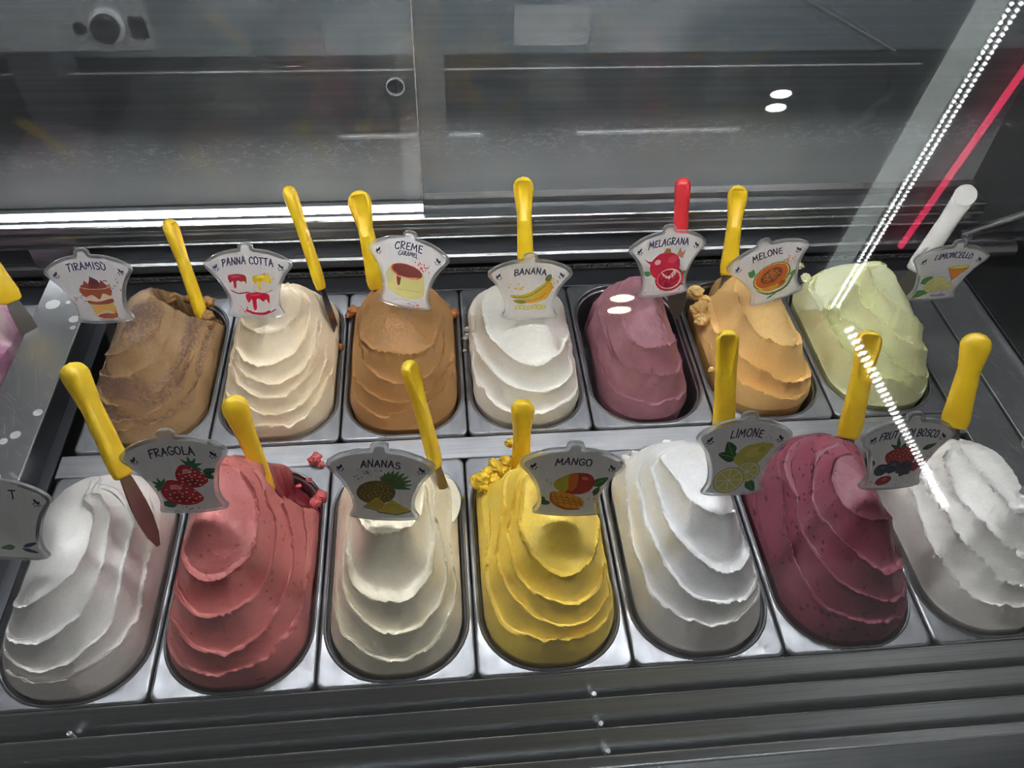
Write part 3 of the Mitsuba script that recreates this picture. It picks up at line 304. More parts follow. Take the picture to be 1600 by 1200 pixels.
CRUMBS = {'FR': [[-0.0203, 0.3016, .012, 0.0085], [-0.0132, 0.293, .012, 0.0042], [-0.0267, 0.2707, .012, 0.0033], [-0.0097, 0.2424, .012, 0.0082], [-0.0168, 0.2334, .012, 0.0065], [-0.0393, 0.2617, .012, 0.0033], [-0.0722, 0.2836, .012, 0.0042], [-0.0622, 0.279, .012, 0.0034]], 'CC': [[0.0164, 0.5784, .012, 0.0099], [0.01, 0.573, .012, 0.0059], [0.1667, 0.5675, .012, 0.0088], [0.0002, 0.5061, .012, 0.0057]], 'TI': [[-0.1969, 0.5855, 0.022, 0.0103], [-0.1933, 0.5573, 0.022, 0.0101], [-0.1864, 0.5365, 0.022, 0.008], [-0.224, 0.5969, 0.022, 0.0083], [-0.2523, 0.5984, 0.022, 0.0094], [-0.27, 0.5936, 0.022, 0.0084], [-0.29, 0.5876, 0.022, 0.0073], [-0.1931, 0.5104, 0.022, 0.0049]], 'BA': [[0.1864, 0.5338, .012, 0.0048], [0.1816, 0.5148, .012, 0.0038], [0.1867, 0.5214, .012, 0.0038], [0.1804, 0.4894, .012, 0.0028]], 'MO': [[0.5359, 0.561, 0.026, 0.0133], [0.5335, 0.5262, 0.026, 0.012], [0.5332, 0.5051, 0.026, 0.0099], [0.5961, 0.6113, 0.026, 0.0053], [0.5513, 0.5455, 0.026, 0.0102], [0.5234, 0.4055, 0.026, 0.0047]], 'LC': [[0.7288, 0.6285, 0.022, 0.0056], [0.7267, 0.5968, 0.022, 0.0077], [0.7395, 0.5729, 0.022, 0.0098], [0.7577, 0.5796, 0.022, 0.0088], [0.7241, 0.5585, 0.022, 0.0097]], 'MA': [[0.1872, 0.2352, 0.024, 0.0113], [0.1977, 0.2482, 0.024, 0.0073], [0.2079, 0.2555, 0.024, 0.0098], [0.2224, 0.2636, 0.024, 0.0082], [0.2298, 0.293, 0.024, 0.0067], [0.1905, 0.2244, 0.024, 0.0072], [0.2032, 0.2361, 0.024, 0.0081], [0.2163, 0.249, 0.024, 0.0073]], 'LI': [[0.3805, 0.2771, 0.014, 0.0067], [0.3947, 0.2804, 0.014, 0.0068], [0.4077, 0.2817, 0.014, 0.0077], [0.4237, 0.2849, 0.014, 0.0077], [0.4404, 0.2946, 0.014, 0.0078], [0.3685, 0.2758, 0.014, 0.0042]], 'FB': [[0.5842, 0.2801, .012, 0.0045], [0.5998, 0.2824, .012, 0.0054], [0.616, 0.2836, .012, 0.0045], [0.6383, 0.2843, .012, 0.0064]], 'AN': [[0.1655, 0.2308, .012, 0.0024]]}
F1B, F1T = [-0.202, 0.205, 0.114], [-0.246, 0.285, 0.213]
PKB, PKT = [-0.44, 0.545, 0.076], [-0.479, 0.6, 0.187]
SMEAR = [[.1403,.2526],[.1527,.242],[.1619,.2184],[.1601,.1962],[.1511,.1805],[.1448,.1972],[.1409,.2207]]


# ---------------------------------------------------------------- gelato pans
NA = 128
def rrect(hw, hl, rc, n=NA):
    k = n // 4; pts = []
    for q, (sx, sy) in enumerate([(1, 1), (-1, 1), (-1, -1), (1, -1)]):
        t = np.linspace(0, 1, k, endpoint=False) * 2 - .5    # a side half, the arc, a side half
        a0 = q * np.pi / 2
        for u in np.linspace(0, 1, k, endpoint=False):
            cx, cy = sx * (hw - rc), sy * (hl - rc)
            a = a0 + np.clip((u - .12) / .76, 0, 1) * np.pi / 2
            p = np.array([cx + rc * np.cos(a), cy + rc * np.sin(a)])
            pts.append(p)
    return np.array(pts)
OW, OL, OR = .076, .1405, .066
def pan_mesh():
    def ring(hw, hl, rc, z): r = rrect(hw, hl, rc); return np.column_stack([r, np.full(len(r), z)])
    h, l = PW / 2 - .0008, PD / 2
    outer = [ring(h - .0005, l - .0005, .009, -.010), ring(h, l, .010, -.008), ring(h, l, .010, -.003), ring(h - .0006, l - .0006, .010, -.0012), ring(h - .0018, l - .0018, .010, -.0003), ring(h - .0035, l - .0035, .011, .0)]
    flange = outer + [ring(OW + .0048, OL + .0042, OR + .003, .0)]
    lip = [ring(OW + .0048, OL + .0042, OR + .003, .0), ring(OW + .0042, OL + .0037, OR + .003, .0012), ring(OW + .0032, OL + .003, OR + .002, .0018), ring(OW + .0022, OL + .002, OR + .002, .0012), ring(OW + .0014, OL + .0014, OR + .001, -.0015), ring(OW + .0009, OL + .0009, OR, -.0045), ring(OW - .0002, OL - .0002, OR, -.0054), ring(OW - .0011, OL - .0011, OR - .001, -.0060), ring(OW - .0014, OL - .0014, OR - .001, -.008), ring(OW - .0045, OL - .0045, OR - .004, -.12)]
    return loft(flange), loft(lip, close_end=True)
PF, PL = pan_mesh()
pan_flange, pan_lip = mikit.ply(PF, 'pan_steel', 35), mikit.ply(PL, 'pan_steel', 35)
def add_pan(cx, y0, label):
    k = num('gelato_pan'); tw = T().translate([cx, y0 + PD / 2, 0])
    scene[k + '__flange'] = {**pan_flange, 'to_world': tw}; scene[k + '__bowl'] = {**pan_lip, 'to_world': tw}
    tag(k, label, 'pan', 'steel gelato pans'); return k

# ---------------------------------------------------------------- gelato mounds
def catmull(p, n=6, closed=True):
    p = np.asarray(p, float); k = len(p); out = []
    for i in range(k if closed else k - 1):
        a, b, c, d = (p[(i + o) % k] if closed else p[min(max(i + o, 0), k - 1)] for o in (-1, 0, 1, 2))
        for t in np.linspace(0, 1, n, endpoint=False):
            out.append(.5 * ((2 * b) + (c - a) * t + (2 * a - 5 * b + 4 * c - d) * t * t + (3 * b - a - 3 * c + d) * t ** 3))
    if not closed: out.append(p[-1])
    return np.array(out)
def rho_rr(dx, dy, P, hw, hl, rc):
    lo, hi = np.zeros_like(dx), np.full_like(dx, .6)
    for _ in range(42):
        m = (lo + hi) / 2; x, y = np.abs(P[0] + dx * m), np.abs(P[1] + dy * m)
        a, b = np.maximum(x - (hw - rc), 0), np.maximum(y - (hl - rc), 0)
        ins = (a * a + b * b <= rc * rc) & (x <= hw) & (y <= hl)
        lo, hi = np.where(ins, m, lo), np.where(ins, hi, m)
    return lo
def N3(x, y, z=0., seed=0): return meshkit.noise(np.stack(np.broadcast_arrays(x, y, z), -1), seed) - .5
def F3(x, y, z=0., o=3, seed=0): return meshkit.fbm(np.stack(np.broadcast_arrays(x, y, z), -1), o, seed) - .5
NR, NT = 230, 370
def mound_mesh(d, seed, holes=(), amp=1.0, rough=1.0, over=0.0):
    cx, y0, P, H, zr, ins = d['cx'], d['y0'], d['P'], d['H'], d['zr'], d['ins'] + .0034
    th = np.linspace(-np.pi, np.pi, NT, endpoint=False); s = np.linspace(0, 1, NR) ** .85
    ct, st = np.cos(th), np.sin(th)
    rho = rho_rr(ct, st, (P[0] - cx, P[1] - y0 - PD / 2), OW - ins, OL - ins, OR - ins * .6)
    S, TH = np.meshgrid(s, th, indexing='ij'); RHO = np.broadcast_to(rho, S.shape); ST = np.broadcast_to(st, S.shape); CT = np.broadcast_to(ct, S.shape)
    a = 1.42 + .16 * np.maximum(-ST, 0) + 1.35 * np.exp(-((TH - np.pi / 2) / .55) ** 2)
    Sr = (np.sqrt(S * S + .012) - .10954) / .8965
    z = zr + .014 * (1 - S ** 14) + (H - zr - .014) * (1 - Sr ** a)
    tt = (th + np.pi) / (2 * np.pi) * 48
    i0 = np.floor(tt).astype(int); fr = tt - i0; fr = fr * fr * (3 - 2 * fr)
    sk, cov = [np.zeros(NT)], [np.ones(NT)]
    for r, (lo, hi) in zip(d['ridges'], d['rng']):
        r = np.array(r); v = r[i0 % 48] * (1 - fr) + r[(i0 + 1) % 48] * fr
        for _ in range(3): v = (np.roll(v, 1) + v + np.roll(v, -1)) / 3
        v = v * (1 + .03 * N3(ct * 4 + 7 * seed, st * 4, len(sk)) + .02 * N3(ct * 13 + 7 * seed, st * 13, len(sk)) + .012 * N3(ct * 40 + 7 * seed, st * 40, len(sk)))
        g = (th + np.pi / 2 + np.pi) % (2 * np.pi) - np.pi - np.pi / 2
        c = smooth01(lo - .30, lo + .1, g) * smooth01(hi + .30, hi - .1, g)
        sk.append(np.clip(v, .05, .985)); cov.append(.30 + .70 * c)
    sk.append(np.full(NT, 1.12)); cov.append(np.ones(NT))
    dz, near = np.zeros_like(S), np.zeros_like(S)
    for k in range(len(sk) - 1):
        A, B = np.maximum(sk[k], 0), np.maximum(sk[k + 1], sk[k] + .03)
        inn = (S >= A) & (S < B); t = np.clip((S - A) / (B - A), 0, 1)
        gap = (B - A) * rho; am = np.clip(.20 * gap, .0022, .0068) * amp
        last, first = k == len(sk) - 2, k == 0
        tv = .70
        u = np.where(t < tv, t / tv, (1 - t) / (1 - tv))     # 0 at crests, 1 in the valley
        w = 1 - 2 * (1 - (1 - u) ** 1.9)
        w = (1 - u) ** 1.7 * 1.6 - .8
        lo_c = cov[k] if not first else np.zeros(NT) ; hi_c = cov[k + 1] if not last else np.zeros(NT)
        wt = np.where(t < tv, w * lo_c if not first else -.35 * smooth01(0, .6, t), w * hi_c)
        if first: wt = np.where(t < tv, -.22 * smooth01(0, tv, t) * hi_c, np.where(wt < 0, .28 * wt, wt))
        if last: wt = np.where(t < .5, wt, -.8 * smooth01(1, .5, t) * lo_c)
        dz = np.where(inn, am * wt, dz)
        if not last: near = np.maximum(near, np.where(inn, np.exp(-((1 - t) * gap / .0022) ** 2) * hi_c, 0))
        if not first: near = np.maximum(near, np.where(inn, np.exp(-(t * gap / .0010) ** 2) * lo_c, 0))
    X, Y = P[0] + S * RHO * CT, P[1] + S * RHO * ST
    # torn, grainy lips and a soft overall unevenness
    dz += near * (.0016 + .0062 * rough * N3(X * 430, Y * 430, z * 200, seed) + .0035 * rough * N3(X * 150, Y * 150, 2., seed))
    dz += (.0042 * F3(X * 28 + seed, Y * 28, 0., 2) + .0011 * rough * F3(X * 160, Y * 160, z * 60, 2, seed) + .0004 * rough * N3(X * 700, Y * 700, z * 300, seed)) * (1 - S ** 10)
    z = z + dz * (1 - S ** 30)
    hole = np.zeros_like(S)
    for (hx, hy, rx, ry, dep) in holes:
        q = np.hypot((X - hx) / rx, (Y - hy) / ry) + .34 * F3(X * 90, Y * 90, 3., 3, seed)
        m = smooth01(1.12, .80, q); hole = np.maximum(hole, m)
        zz = -dep + .012 * F3(X * 120, Y * 120, 5., 3, seed) + .02 * np.clip(q, 0, 1) ** 2
        z = z * (1 - m) + np.minimum(z, zz) * m
    # the edge bulges a little over the rim, then tucks down into the bowl
    if over:
        bul = over * np.exp(-((S - .97) / .05) ** 2) * (.4 + 1.2 * np.clip(F3(CT * 5 + seed, ST * 5, 2., 2) + .5, 0, 1)) * (hole < .3)
        X, Y = X + bul * CT, Y + bul * ST; z = z + .6 * bul
    rings = np.stack([X, Y, z], -1)[1:]
    last = rings[-1].copy(); e1 = last - np.column_stack([ct, st, 0 * ct]) * .002; e1[:, 2] = np.minimum(last[:, 2], 0) - .004; e2 = e1 - np.column_stack([ct, st, 0 * ct]) * .004; e2[:, 2] = -.05
    rr = np.concatenate([rings, e1[None], e2[None]])
    m = loft(rr); top = np.array([[P[0], P[1], z[0].mean()]])
    n = NT; q = np.arange(n)
    v = np.vstack([m.vertices, top]); f = np.vstack([m.faces, np.stack([np.full(n, len(v) - 1), q, (q + 1) % n], 1)])
    info = dict(near=np.append(np.concatenate([near[1:].ravel(), np.zeros(2 * n)]), 0), S=np.append(np.concatenate([S[1:].ravel(), np.ones(2 * n)]), 0), hole=np.append(np.concatenate([hole[1:].ravel(), np.zeros(2 * n)]), 0))
    return trimesh.Trimesh(v, f, process=False), info
def specks(v, scale, thr, seed):
    n = meshkit.noise(v * scale, seed) * .6 + meshkit.noise(v * scale * 1.9, seed + 3) * .4
    return smooth01(thr, thr + .05, n)
def colour(v, info, base, alt=None, alt_amt=.4, rim=None, rim_amt=0., speck=None, hole=None, seed=0):
    c = np.tile(lin(base), (len(v), 1))
    if alt is not None:
        k = np.clip(alt_amt * (meshkit.fbm(v * 35, 3, seed) * 2 - .55), 0, 1)[:, None]; c = c * (1 - k) + lin(alt) * k
    if rim is not None:
        k = (rim_amt * smooth01(.70, .97, info['S']))[:, None]; c = c * (1 - k) + lin(rim) * k
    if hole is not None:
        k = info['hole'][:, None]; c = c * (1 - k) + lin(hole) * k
    c *= (1 + .10 * (meshkit.noise(v * 500, seed) - .5))[:, None]
    if speck:
        col, sc, thr, am = speck; k = (am * specks(v, sc, thr, seed))[:, None]; c = c * (1 - k) + lin(col) * k
    return np.clip(c, 0, .95)
def crumb(x, y, z, r, seed):
    m = trimesh.creation.icosphere(subdivisions=3); v = m.vertices.copy()
    k = 1 + 1.1 * (meshkit.fbm(v * 1.6 + seed * 3.7, 3, seed) - .5) + .35 * (meshkit.noise(v * 6 + seed, seed) - .5)
    v = v * k[:, None] * r * np.array([1.0, .95, .72]); v += (x, y, z)
    return trimesh.Trimesh(v, m.faces, process=False)
def add_mound(key, d, label, cols, seed, holes=(), crumbs=(), crumb_col=None, **k):
    m, info = mound_mesh(d, seed, holes, **k)
    name = num('gelato'); v = np.asarray(m.vertices)
    c = cols(v, info) if callable(cols) else colour(v, info, seed=seed, **cols)
    put(name + '__mound', m, 'gelato_glossy' if key in ('BA', 'LC') else 'gelato_surface', True, color=c); tag(name, label, 'gelato', 'gelato mounds in the pans')
    for i, (x, y, z, r) in enumerate(crumbs):
        cm = crumb(x, y, r * .55 + (z if z > .02 else 0), r, seed * 10 + i); b = np.tile(lin(crumb_col or cols['base']), (len(cm.vertices), 1)) * (1 + .25 * (meshkit.noise(np.asarray(cm.vertices) * 300, i) - .5))[:, None]
        put(name + '__crumb' + ('' if i == 0 else f'_{i:03d}'), cm, 'gelato_surface', True, color=np.clip(b, 0, .95))
    return name
def cocoa(v, info):
    P = np.asarray(v); S = info['S']; c = np.tile(lin((148, 120, 86)), (len(v), 1))
    q = meshkit.fbm(P * 26, 4, 3); w = S + .16 * (q - .5)
    band = np.maximum.reduce([.75 * smooth01(.36, .26, w), smooth01(.56, .64, w) * smooth01(.80, .74, w), .7 * smooth01(.83, .86, w) * smooth01(.93, .89, w)])
    grain = meshkit.noise(P * 330, 5) * .6 + meshkit.noise(P * 700, 8) * .4
    k = np.clip(band * (.30 + 1.1 * smooth01(.25, .75, grain + .5 * (q - .5))), 0, .92)[:, None]
    c = c * (1 - k) + lin((84, 60, 54)) * k
    l = (.30 * info['near'])[:, None]; c = c * (1 - l) + lin((160, 128, 88)) * l
    h = info['hole'][:, None]; c = c * (1 - h) + lin((92, 66, 40)) * h
    return np.clip(c * (1 + .30 * (meshkit.noise(P * 620, 2) - .5))[:, None], 0, .9)
def berry(v, info):
    c = colour(v, info, (158, 112, 121), (128, 82, 94), .8, seed=12, speck=((120, 70, 84), 110, .74, .5), hole=(80, 44, 54)); return c
GEL = [
 ('F1', 'snow white gelato mound at the left end of the front row', dict(base=(222, 222, 220), rim=(226, 216, 208), rim_amt=.5), dict(rough=.35, over=.002, amp=1.1)),
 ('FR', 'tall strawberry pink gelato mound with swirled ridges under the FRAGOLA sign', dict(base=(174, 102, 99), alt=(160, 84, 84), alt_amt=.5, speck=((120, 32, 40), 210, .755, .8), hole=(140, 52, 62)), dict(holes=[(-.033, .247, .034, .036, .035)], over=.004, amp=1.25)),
 ('AN', 'cream white gelato mound with three lipped ridges under the ANANAS sign', dict(base=(228, 222, 202), alt=(228, 220, 192), alt_amt=.5), dict(rough=.9, amp=1.2)),
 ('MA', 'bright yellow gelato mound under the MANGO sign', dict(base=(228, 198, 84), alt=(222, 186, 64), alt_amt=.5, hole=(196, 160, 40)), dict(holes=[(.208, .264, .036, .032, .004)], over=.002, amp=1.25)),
 ('LI', 'white gelato mound with slanting ridges under the LIMONE sign', dict(base=(218, 221, 223), rim=(226, 218, 204), rim_amt=.4), dict(rough=1.0, amp=1.1)),
 ('FB', 'dark berry purple gelato mound with dark specks under the FRUTTI DI BOSCO sign', dict(base=(100, 48, 62), alt=(86, 39, 52), alt_amt=.6, speck=((48, 14, 24), 170, .70, .85)), dict(rough=.5, over=.003, amp=1.25)),
 ('F7', 'grainy white gelato mound at the right end of the front row', dict(base=(220, 220, 217), rim=(222, 218, 208), rim_amt=.3), dict(rough=1.8, amp=1.3)),
 ('TI', 'brown cocoa dusted gelato mound with a scooped hollow under the TIRAMISU sign', cocoa, dict(holes=[(-.218, .572, .040, .040, .035)], over=.003, amp=1.5)),
 ('PC', 'pale beige gelato mound under the PANNA COTTA sign', dict(base=(234, 220, 194), alt=(226, 208, 178), alt_amt=.5), dict(over=.003, rough=1.0, amp=1.3)),
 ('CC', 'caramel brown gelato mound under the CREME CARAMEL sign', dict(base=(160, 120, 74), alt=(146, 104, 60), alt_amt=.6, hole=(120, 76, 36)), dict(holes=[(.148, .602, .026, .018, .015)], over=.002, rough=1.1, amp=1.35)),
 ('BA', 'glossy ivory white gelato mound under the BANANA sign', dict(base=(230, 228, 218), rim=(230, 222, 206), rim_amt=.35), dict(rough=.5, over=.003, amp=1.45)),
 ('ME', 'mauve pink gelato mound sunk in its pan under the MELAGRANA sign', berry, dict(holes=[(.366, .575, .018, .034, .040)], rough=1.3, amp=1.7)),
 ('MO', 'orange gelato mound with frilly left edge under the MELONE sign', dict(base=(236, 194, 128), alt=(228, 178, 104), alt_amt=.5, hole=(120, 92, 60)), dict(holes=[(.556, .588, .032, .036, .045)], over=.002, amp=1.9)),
 ('LC', 'pale lime green gelato mound under the LIMONCELLO sign', dict(base=(222, 225, 178), alt=(214, 219, 164), alt_amt=.4), dict(rough=.6, amp=2.3)),
]
NAMES = dict(F1='snow white gelato left of the FRAGOLA pan', FR='strawberry pink gelato labelled FRAGOLA', AN='cream white gelato labelled ANANAS', MA='yellow gelato labelled MANGO', LI='white gelato labelled LIMONE', FB='berry purple gelato labelled FRUTTI DI BOSCO', F7='grainy white gelato at the right end of the front row', TI='cocoa brown gelato labelled TIRAMISU', PC='beige gelato labelled PANNA COTTA', CC='caramel gelato labelled CREME CARAMEL', BA='ivory gelato labelled BANANA', ME='mauve gelato labelled MELAGRANA', MO='orange gelato labelled MELONE', LC='lime green gelato labelled LIMONCELLO')
CR_COL = dict(FR=(206, 100, 104), CC=(150, 92, 44), TI=(140, 104, 60), BA=(236, 234, 226), MO=(238, 200, 128), LC=(232, 234, 196), MA=(236, 198, 56), LI=(238, 240, 240), FB=(150, 62, 86), AN=(170, 180, 60))
for i, (key, lab, cols, kw) in enumerate(GEL):
    d = MD[key]; add_pan(d['cx'], d['y0'], 'steel gelato pan with ' + NAMES[key])
    add_mound(key, d, lab, cols, i + 1, crumbs=CRUMBS.get(key, ()), crumb_col=CR_COL.get(key), **kw)
m = trimesh.creation.extrude_polygon(Polygon(catmull(SMEAR, 5)), .0022, engine='earcut'); m = m.subdivide_to_size(.004); v = np.asarray(m.vertices); m.vertices = v + np.column_stack([0 * v[:, 0], 0 * v[:, 0], .021 + .20 * (v[:, 0] - .148) + .004 * N3(v[:, 0] * 90, v[:, 1] * 90, 0.)])
prin('cream_smear', (226, 220, 200), .42); put('gelato_002__smear', m, 'cream_smear', 40)
dp = dict(MD['BA']); dp.update(cx=-.525, y0=BY0, P=[-.520, BY0 + .16], H=.085)
add_pan(-.525, BY0, 'steel gelato pan at the far left edge with pale pink gelato')
add_mound('PK', dp, 'pale pink marbled gelato mound at the far left edge of the photo', dict(base=(226, 200, 208), alt=(176, 120, 150), alt_amt=1.3), 21, over=.003)

# ---------------------------------------------------------------- flavour signs
SW = .112
half = [(0, .368), (.042, .364), (.072, .350), (.084, .332), (.082, .312), (.10, .303), (.20, .294), (.31, .268), (.40, .236), (.455, .206), (.490, .180), (.500, .150), (.488, .122), (.44, .076), (.385, .016), (.338, -.06), (.306, -.14), (.292, -.21), (.296, -.262), (.318, -.300), (.330, -.325), (.318, -.345), (.23, -.361), (.11, -.370), (0, -.372)]
outline = [(x, y * 1.27) for x, y in half] + [(-x, y * 1.27) for x, y in half[-2:0:-1]]
SIGN = Polygon(catmull(outline, 3)).buffer(0); SIGN = affinity.scale(SIGN, SW, SW, origin=(0, 0)); CARD = SIGN.buffer(-.0038)
def ell(x, y, rx, ry, rot=0): return affinity.rotate(affinity.scale(Point(x, y).buffer(1, 10), rx, ry, origin=(x, y)), rot, origin=(x, y))
def pg(*p): return Polygon(p).buffer(0)
def sp(*p): return Polygon(catmull(p, 5)).buffer(0)
def ln(w, *p): return LineString(p).buffer(w / 2, 4)
def cv(w, *p): return LineString(catmull(p, 6, False)).buffer(w / 2, 4)
def flat(layers, plane_y):
    """layers [(polygon, colour)] painted one over the other -> ONE flat mesh with a colour per vertex, facing -y"""
    V, Fc, C, at0, above = [], [], [], 0, None
    for P, c in reversed(layers):
        Q = P if above is None else P.difference(above); above = P if above is None else above.union(P)
        for g in getattr(Q, 'geoms', [Q]):
            if g.geom_type != 'Polygon' or g.area < 1e-6: continue
            v, f = trimesh.creation.triangulate_polygon(g, engine='earcut')
            if not len(f): continue
            V.append(v); Fc.append(f + at0); C.append(np.tile(lin(c), (len(v), 1))); at0 += len(v)
    v, f, c = np.vstack(V), np.vstack(Fc), np.vstack(C)
    a, b, q = v[f[:, 0]], v[f[:, 1]], v[f[:, 2]]; ccw = ((b - a)[:, 0] * (q - a)[:, 1] - (b - a)[:, 1] * (q - a)[:, 0]) > 0
    f = np.where(ccw[:, None], f, f[:, ::-1])
    return np.column_stack([v[:, 0] * SW, np.full(len(v), plane_y), v[:, 1] * SW]), f, c
GLY = {  # hand drawn capitals as strokes in a box of height 1
 'A': (.62, [[(0, 0), (.30, 1), (.56, 0)], [(.08, .36), (.50, .40)]]), 'B': (.58, [[(.06, 0), (.06, 1)], [(0, .96), (.32, 1), (.46, .82), (.36, .58), (.08, .52)], [(.08, .52), (.46, .44), (.54, .22), (.36, .02), (.02, 0)]]),
 'C': (.56, [[(.50, .84), (.34, 1), (.12, .84), (.02, .48), (.10, .14), (.30, 0), (.52, .12)]]), 'D': (.58, [[(.06, 0), (.06, 1)], [(0, 1), (.34, .94), (.54, .56), (.40, .12), (.04, 0)]]),
 'E': (.50, [[(.46, .98), (.08, .96), (.06, .04), (.46, .02)], [(.06, .52), (.38, .54)]]), 'F': (.50, [[(.50, 1), (.06, .94), (.06, 0)], [(.06, .52), (.40, .56)]]),
 'G': (.60, [[(.52, .86), (.34, 1), (.12, .84), (.02, .46), (.12, .10), (.34, 0), (.54, .14), (.52, .44), (.32, .44)]]), 'I': (.20, [[(.10, 0), (.10, 1)]]), 'L': (.46, [[(.08, 1), (.06, .03), (.44, .05)]]),
 'M': (.78, [[(.02, 0), (.12, 1), (.36, .34), (.60, 1), (.70, 0)]]), 'N': (.62, [[(.04, 0), (.08, 1), (.50, .02), (.54, 1)]]), 'O': (.62, [[(.30, 1), (.10, .84), (.02, .46), (.14, .08), (.32, 0), (.50, .12), (.58, .52), (.48, .88), (.30, 1)]]),
 'P': (.54, [[(.08, 0), (.08, 1)], [(0, .98), (.36, .98), (.50, .76), (.34, .52), (.08, .46)]]), 'R': (.58, [[(.08, 0), (.08, 1)], [(0, .98), (.34, 1), (.48, .78), (.34, .54), (.08, .48), (.52, 0)]]),
 'S': (.54, [[(.48, .88), (.30, 1), (.10, .86), (.14, .62), (.40, .46), (.48, .22), (.32, .02), (.04, .08)]]), 'T': (.58, [[(0, .98), (.56, 1)], [(.28, 1), (.26, 0)]]), 'U': (.58, [[(.04, 1), (.04, .30), (.18, .02), (.38, .04), (.50, .32), (.52, 1)]]), 'Ù': (.58, [[(.04, .86), (.04, .26), (.18, .0), (.38, .02), (.50, .28), (.52, .86)], [(.16, 1.18), (.36, 1.0)]]), ' ': (.30, [])}
def lettering(text, cx, cy, width, h, arc=0., tilt=0., slant=.0, stroke=.010):
    W0 = sum(GLY[c][0] + .12 for c in text) - .12; sx = width / W0; x = -width / 2; out = []
    for n, c in enumerate(text):
        w, st = GLY[c]; jig = .05 * math.sin(n * 2.3 + len(text)); rise = .06 * math.sin(n * 1.7 + 1)
        for s in st:
            pts = [(x + (px + slant * py) * sx, h * (py * (1 + jig) + rise * .4)) for px, py in s]
            q = np.array(pts if len(pts) < 3 or c in 'ANMEFLTI' else catmull(pts, 4, False))
            q[:, 1] += -arc * (q[:, 0] / (width / 2)) ** 2
            out.append(LineString(q).buffer(stroke / 2, 3))
        x += (w + .12) * sx
    return affinity.translate(affinity.rotate(unary_union(out), tilt, origin=(0, 0)), cx, cy)
def flourish(x, y, m):
    k = [ell(x, y + .022, .013, .026, 28 * m), ell(x - .022 * m, y - .006, .006, .014, -50 * m), ell(x + .024 * m, y + .004, .013, .019, -35 * m), ell(x - .012 * m, y - .028, .007, .009, 0), ell(x + .012 * m, y - .026, .005, .013, 20 * m), ell(x + .034 * m, y - .020, .011, .005, 0)]
    return unary_union(k)
def splash(R, n, x0, x1, y0, y1, cols, r0=.004, r1=.011):
    return [(ell(R.uniform(x0, x1), R.uniform(y0, y1), R.uniform(r0, r1), R.uniform(r0, r1) * .8, R.uniform(0, 180)), cols[R.randrange(len(cols))]) for _ in range(n)]
def leaf(x, y, L, w, rot, c=(52, 110, 60), vein=(90, 150, 90)):
    P = sp((0, 0), (L * .3, w), (L * .7, w * .7), (L, 0), (L * .7, -w * .7), (L * .3, -w))
    f = lambda g: affinity.translate(affinity.rotate(g, rot, origin=(0, 0)), x, y)
    return [(f(P), c), (f(ln(w * .16, (0, 0), (L * .9, 0))), vein)]
R_ = random.Random(11)
def art_tiramisu():
    L = splash(R_, 26, .10, .30, -.02, .12, [(90, 40, 30), (120, 60, 40)]) + splash(R_, 16, -.26, -.12, -.22, .0, [(190, 110, 80), (200, 140, 110)]) + splash(R_, 10, -.02, .26, -.40, -.34, [(190, 90, 70)])
    L += [(pg((-.15, .04), (.17, .02), (.16, -.34), (.10, -.40), (-.06, -.39), (-.09, -.34)), (238, 226, 200)), (sp((-.15, .04), (.17, .02), (.165, -.08), (.08, -.05), (.02, -.12), (-.05, -.06), (-.14, -.08)), (150, 74, 46)),
          (sp((-.12, -.13), (0, -.15), (.16, -.12), (.16, -.17), (.02, -.19), (-.11, -.17)), (120, 56, 40)), (sp((-.10, -.22), (.02, -.19), (.16, -.2), (.15, -.30), (.05, -.26), (-.07, -.30)), (236, 190, 96)), (sp((-.07, -.33), (.03, -.30), (.13, -.31), (.15, -.27), (.15, -.36), (.0, -.37)), (176, 96, 60)),
          (ell(.02, -.385, .085, .018), (196, 190, 188)), (ell(.01, .04, .165, .040, -3), (196, 170, 160)), (ell(.01, .045, .15, .032, -3), (110, 50, 40)),
          (pg((-.12, .05), (-.08, .12), (-.03, .06)), (126, 48, 42)), (pg((-.05, .06), (.0, .17), (.07, .12), (.10, .05), (.0, .02)), (74, 34, 36)), (pg((.07, .05), (.11, .12), (.16, .05)), (110, 48, 40)), (ell(.0, .05, .05, .025, 0), (92, 40, 36))]
    return L
def drip(x, y, w, h, c, body):
    return [(sp((x - w, y), (x - w, y - h), (x - w * .6, y - h * 1.15), (x + w * .7, y - h * 1.15), (x + w, y - h), (x + w, y)), body), (sp((x - w * 1.05, y), (x - w * .9, y + .04), (x, y + .055), (x + w * .9, y + .04), (x + w * 1.08, y), (x + w * .95, y - h * .5), (x + w * .75, y - .03), (x + w * .45, y - h * .35), (x + w * .2, y - .03), (x - w * .1, y - .03), (x - w * .25, y - h * .9), (x - w * .5, y - h * .95), (x - w * .55, y - .03), (x - w * .85, y - h * .45)), c), (ell(x - w * .1, y + .026, w * .55, .013, 6), tuple(min(255, q + 40) for q in c))]
def art_panna():
    L = splash(R_, 22, .10, .30, .05, .13, [(230, 180, 90), (236, 140, 60)], .005, .014) + drip(-.15, .07, .10, .12, (128, 24, 38), (240, 238, 236)) + [(cv(.014, (-.24, -.08), (-.16, -.115), (-.04, -.10)), (128, 24, 38))]
    L += drip(.13, .06, .10, .13, (240, 206, 50), (242, 238, 232)) + [(cv(.010, (.03, -.09), (.12, -.12), (.23, -.08)), (200, 150, 110))]
    L += drip(.05, -.16, .13, .17, (190, 22, 58), (238, 234, 234)) + [(cv(.030, (-.10, -.33), (-.02, -.37), (.10, -.375), (.16, -.345)), (190, 22, 58)), (cv(.014, (.0, -.38), (.14, -.37), (.24, -.32)), (196, 40, 72))] + splash(R_, 8, -.19, -.08, -.36, -.28, [(200, 40, 70)])
    return L
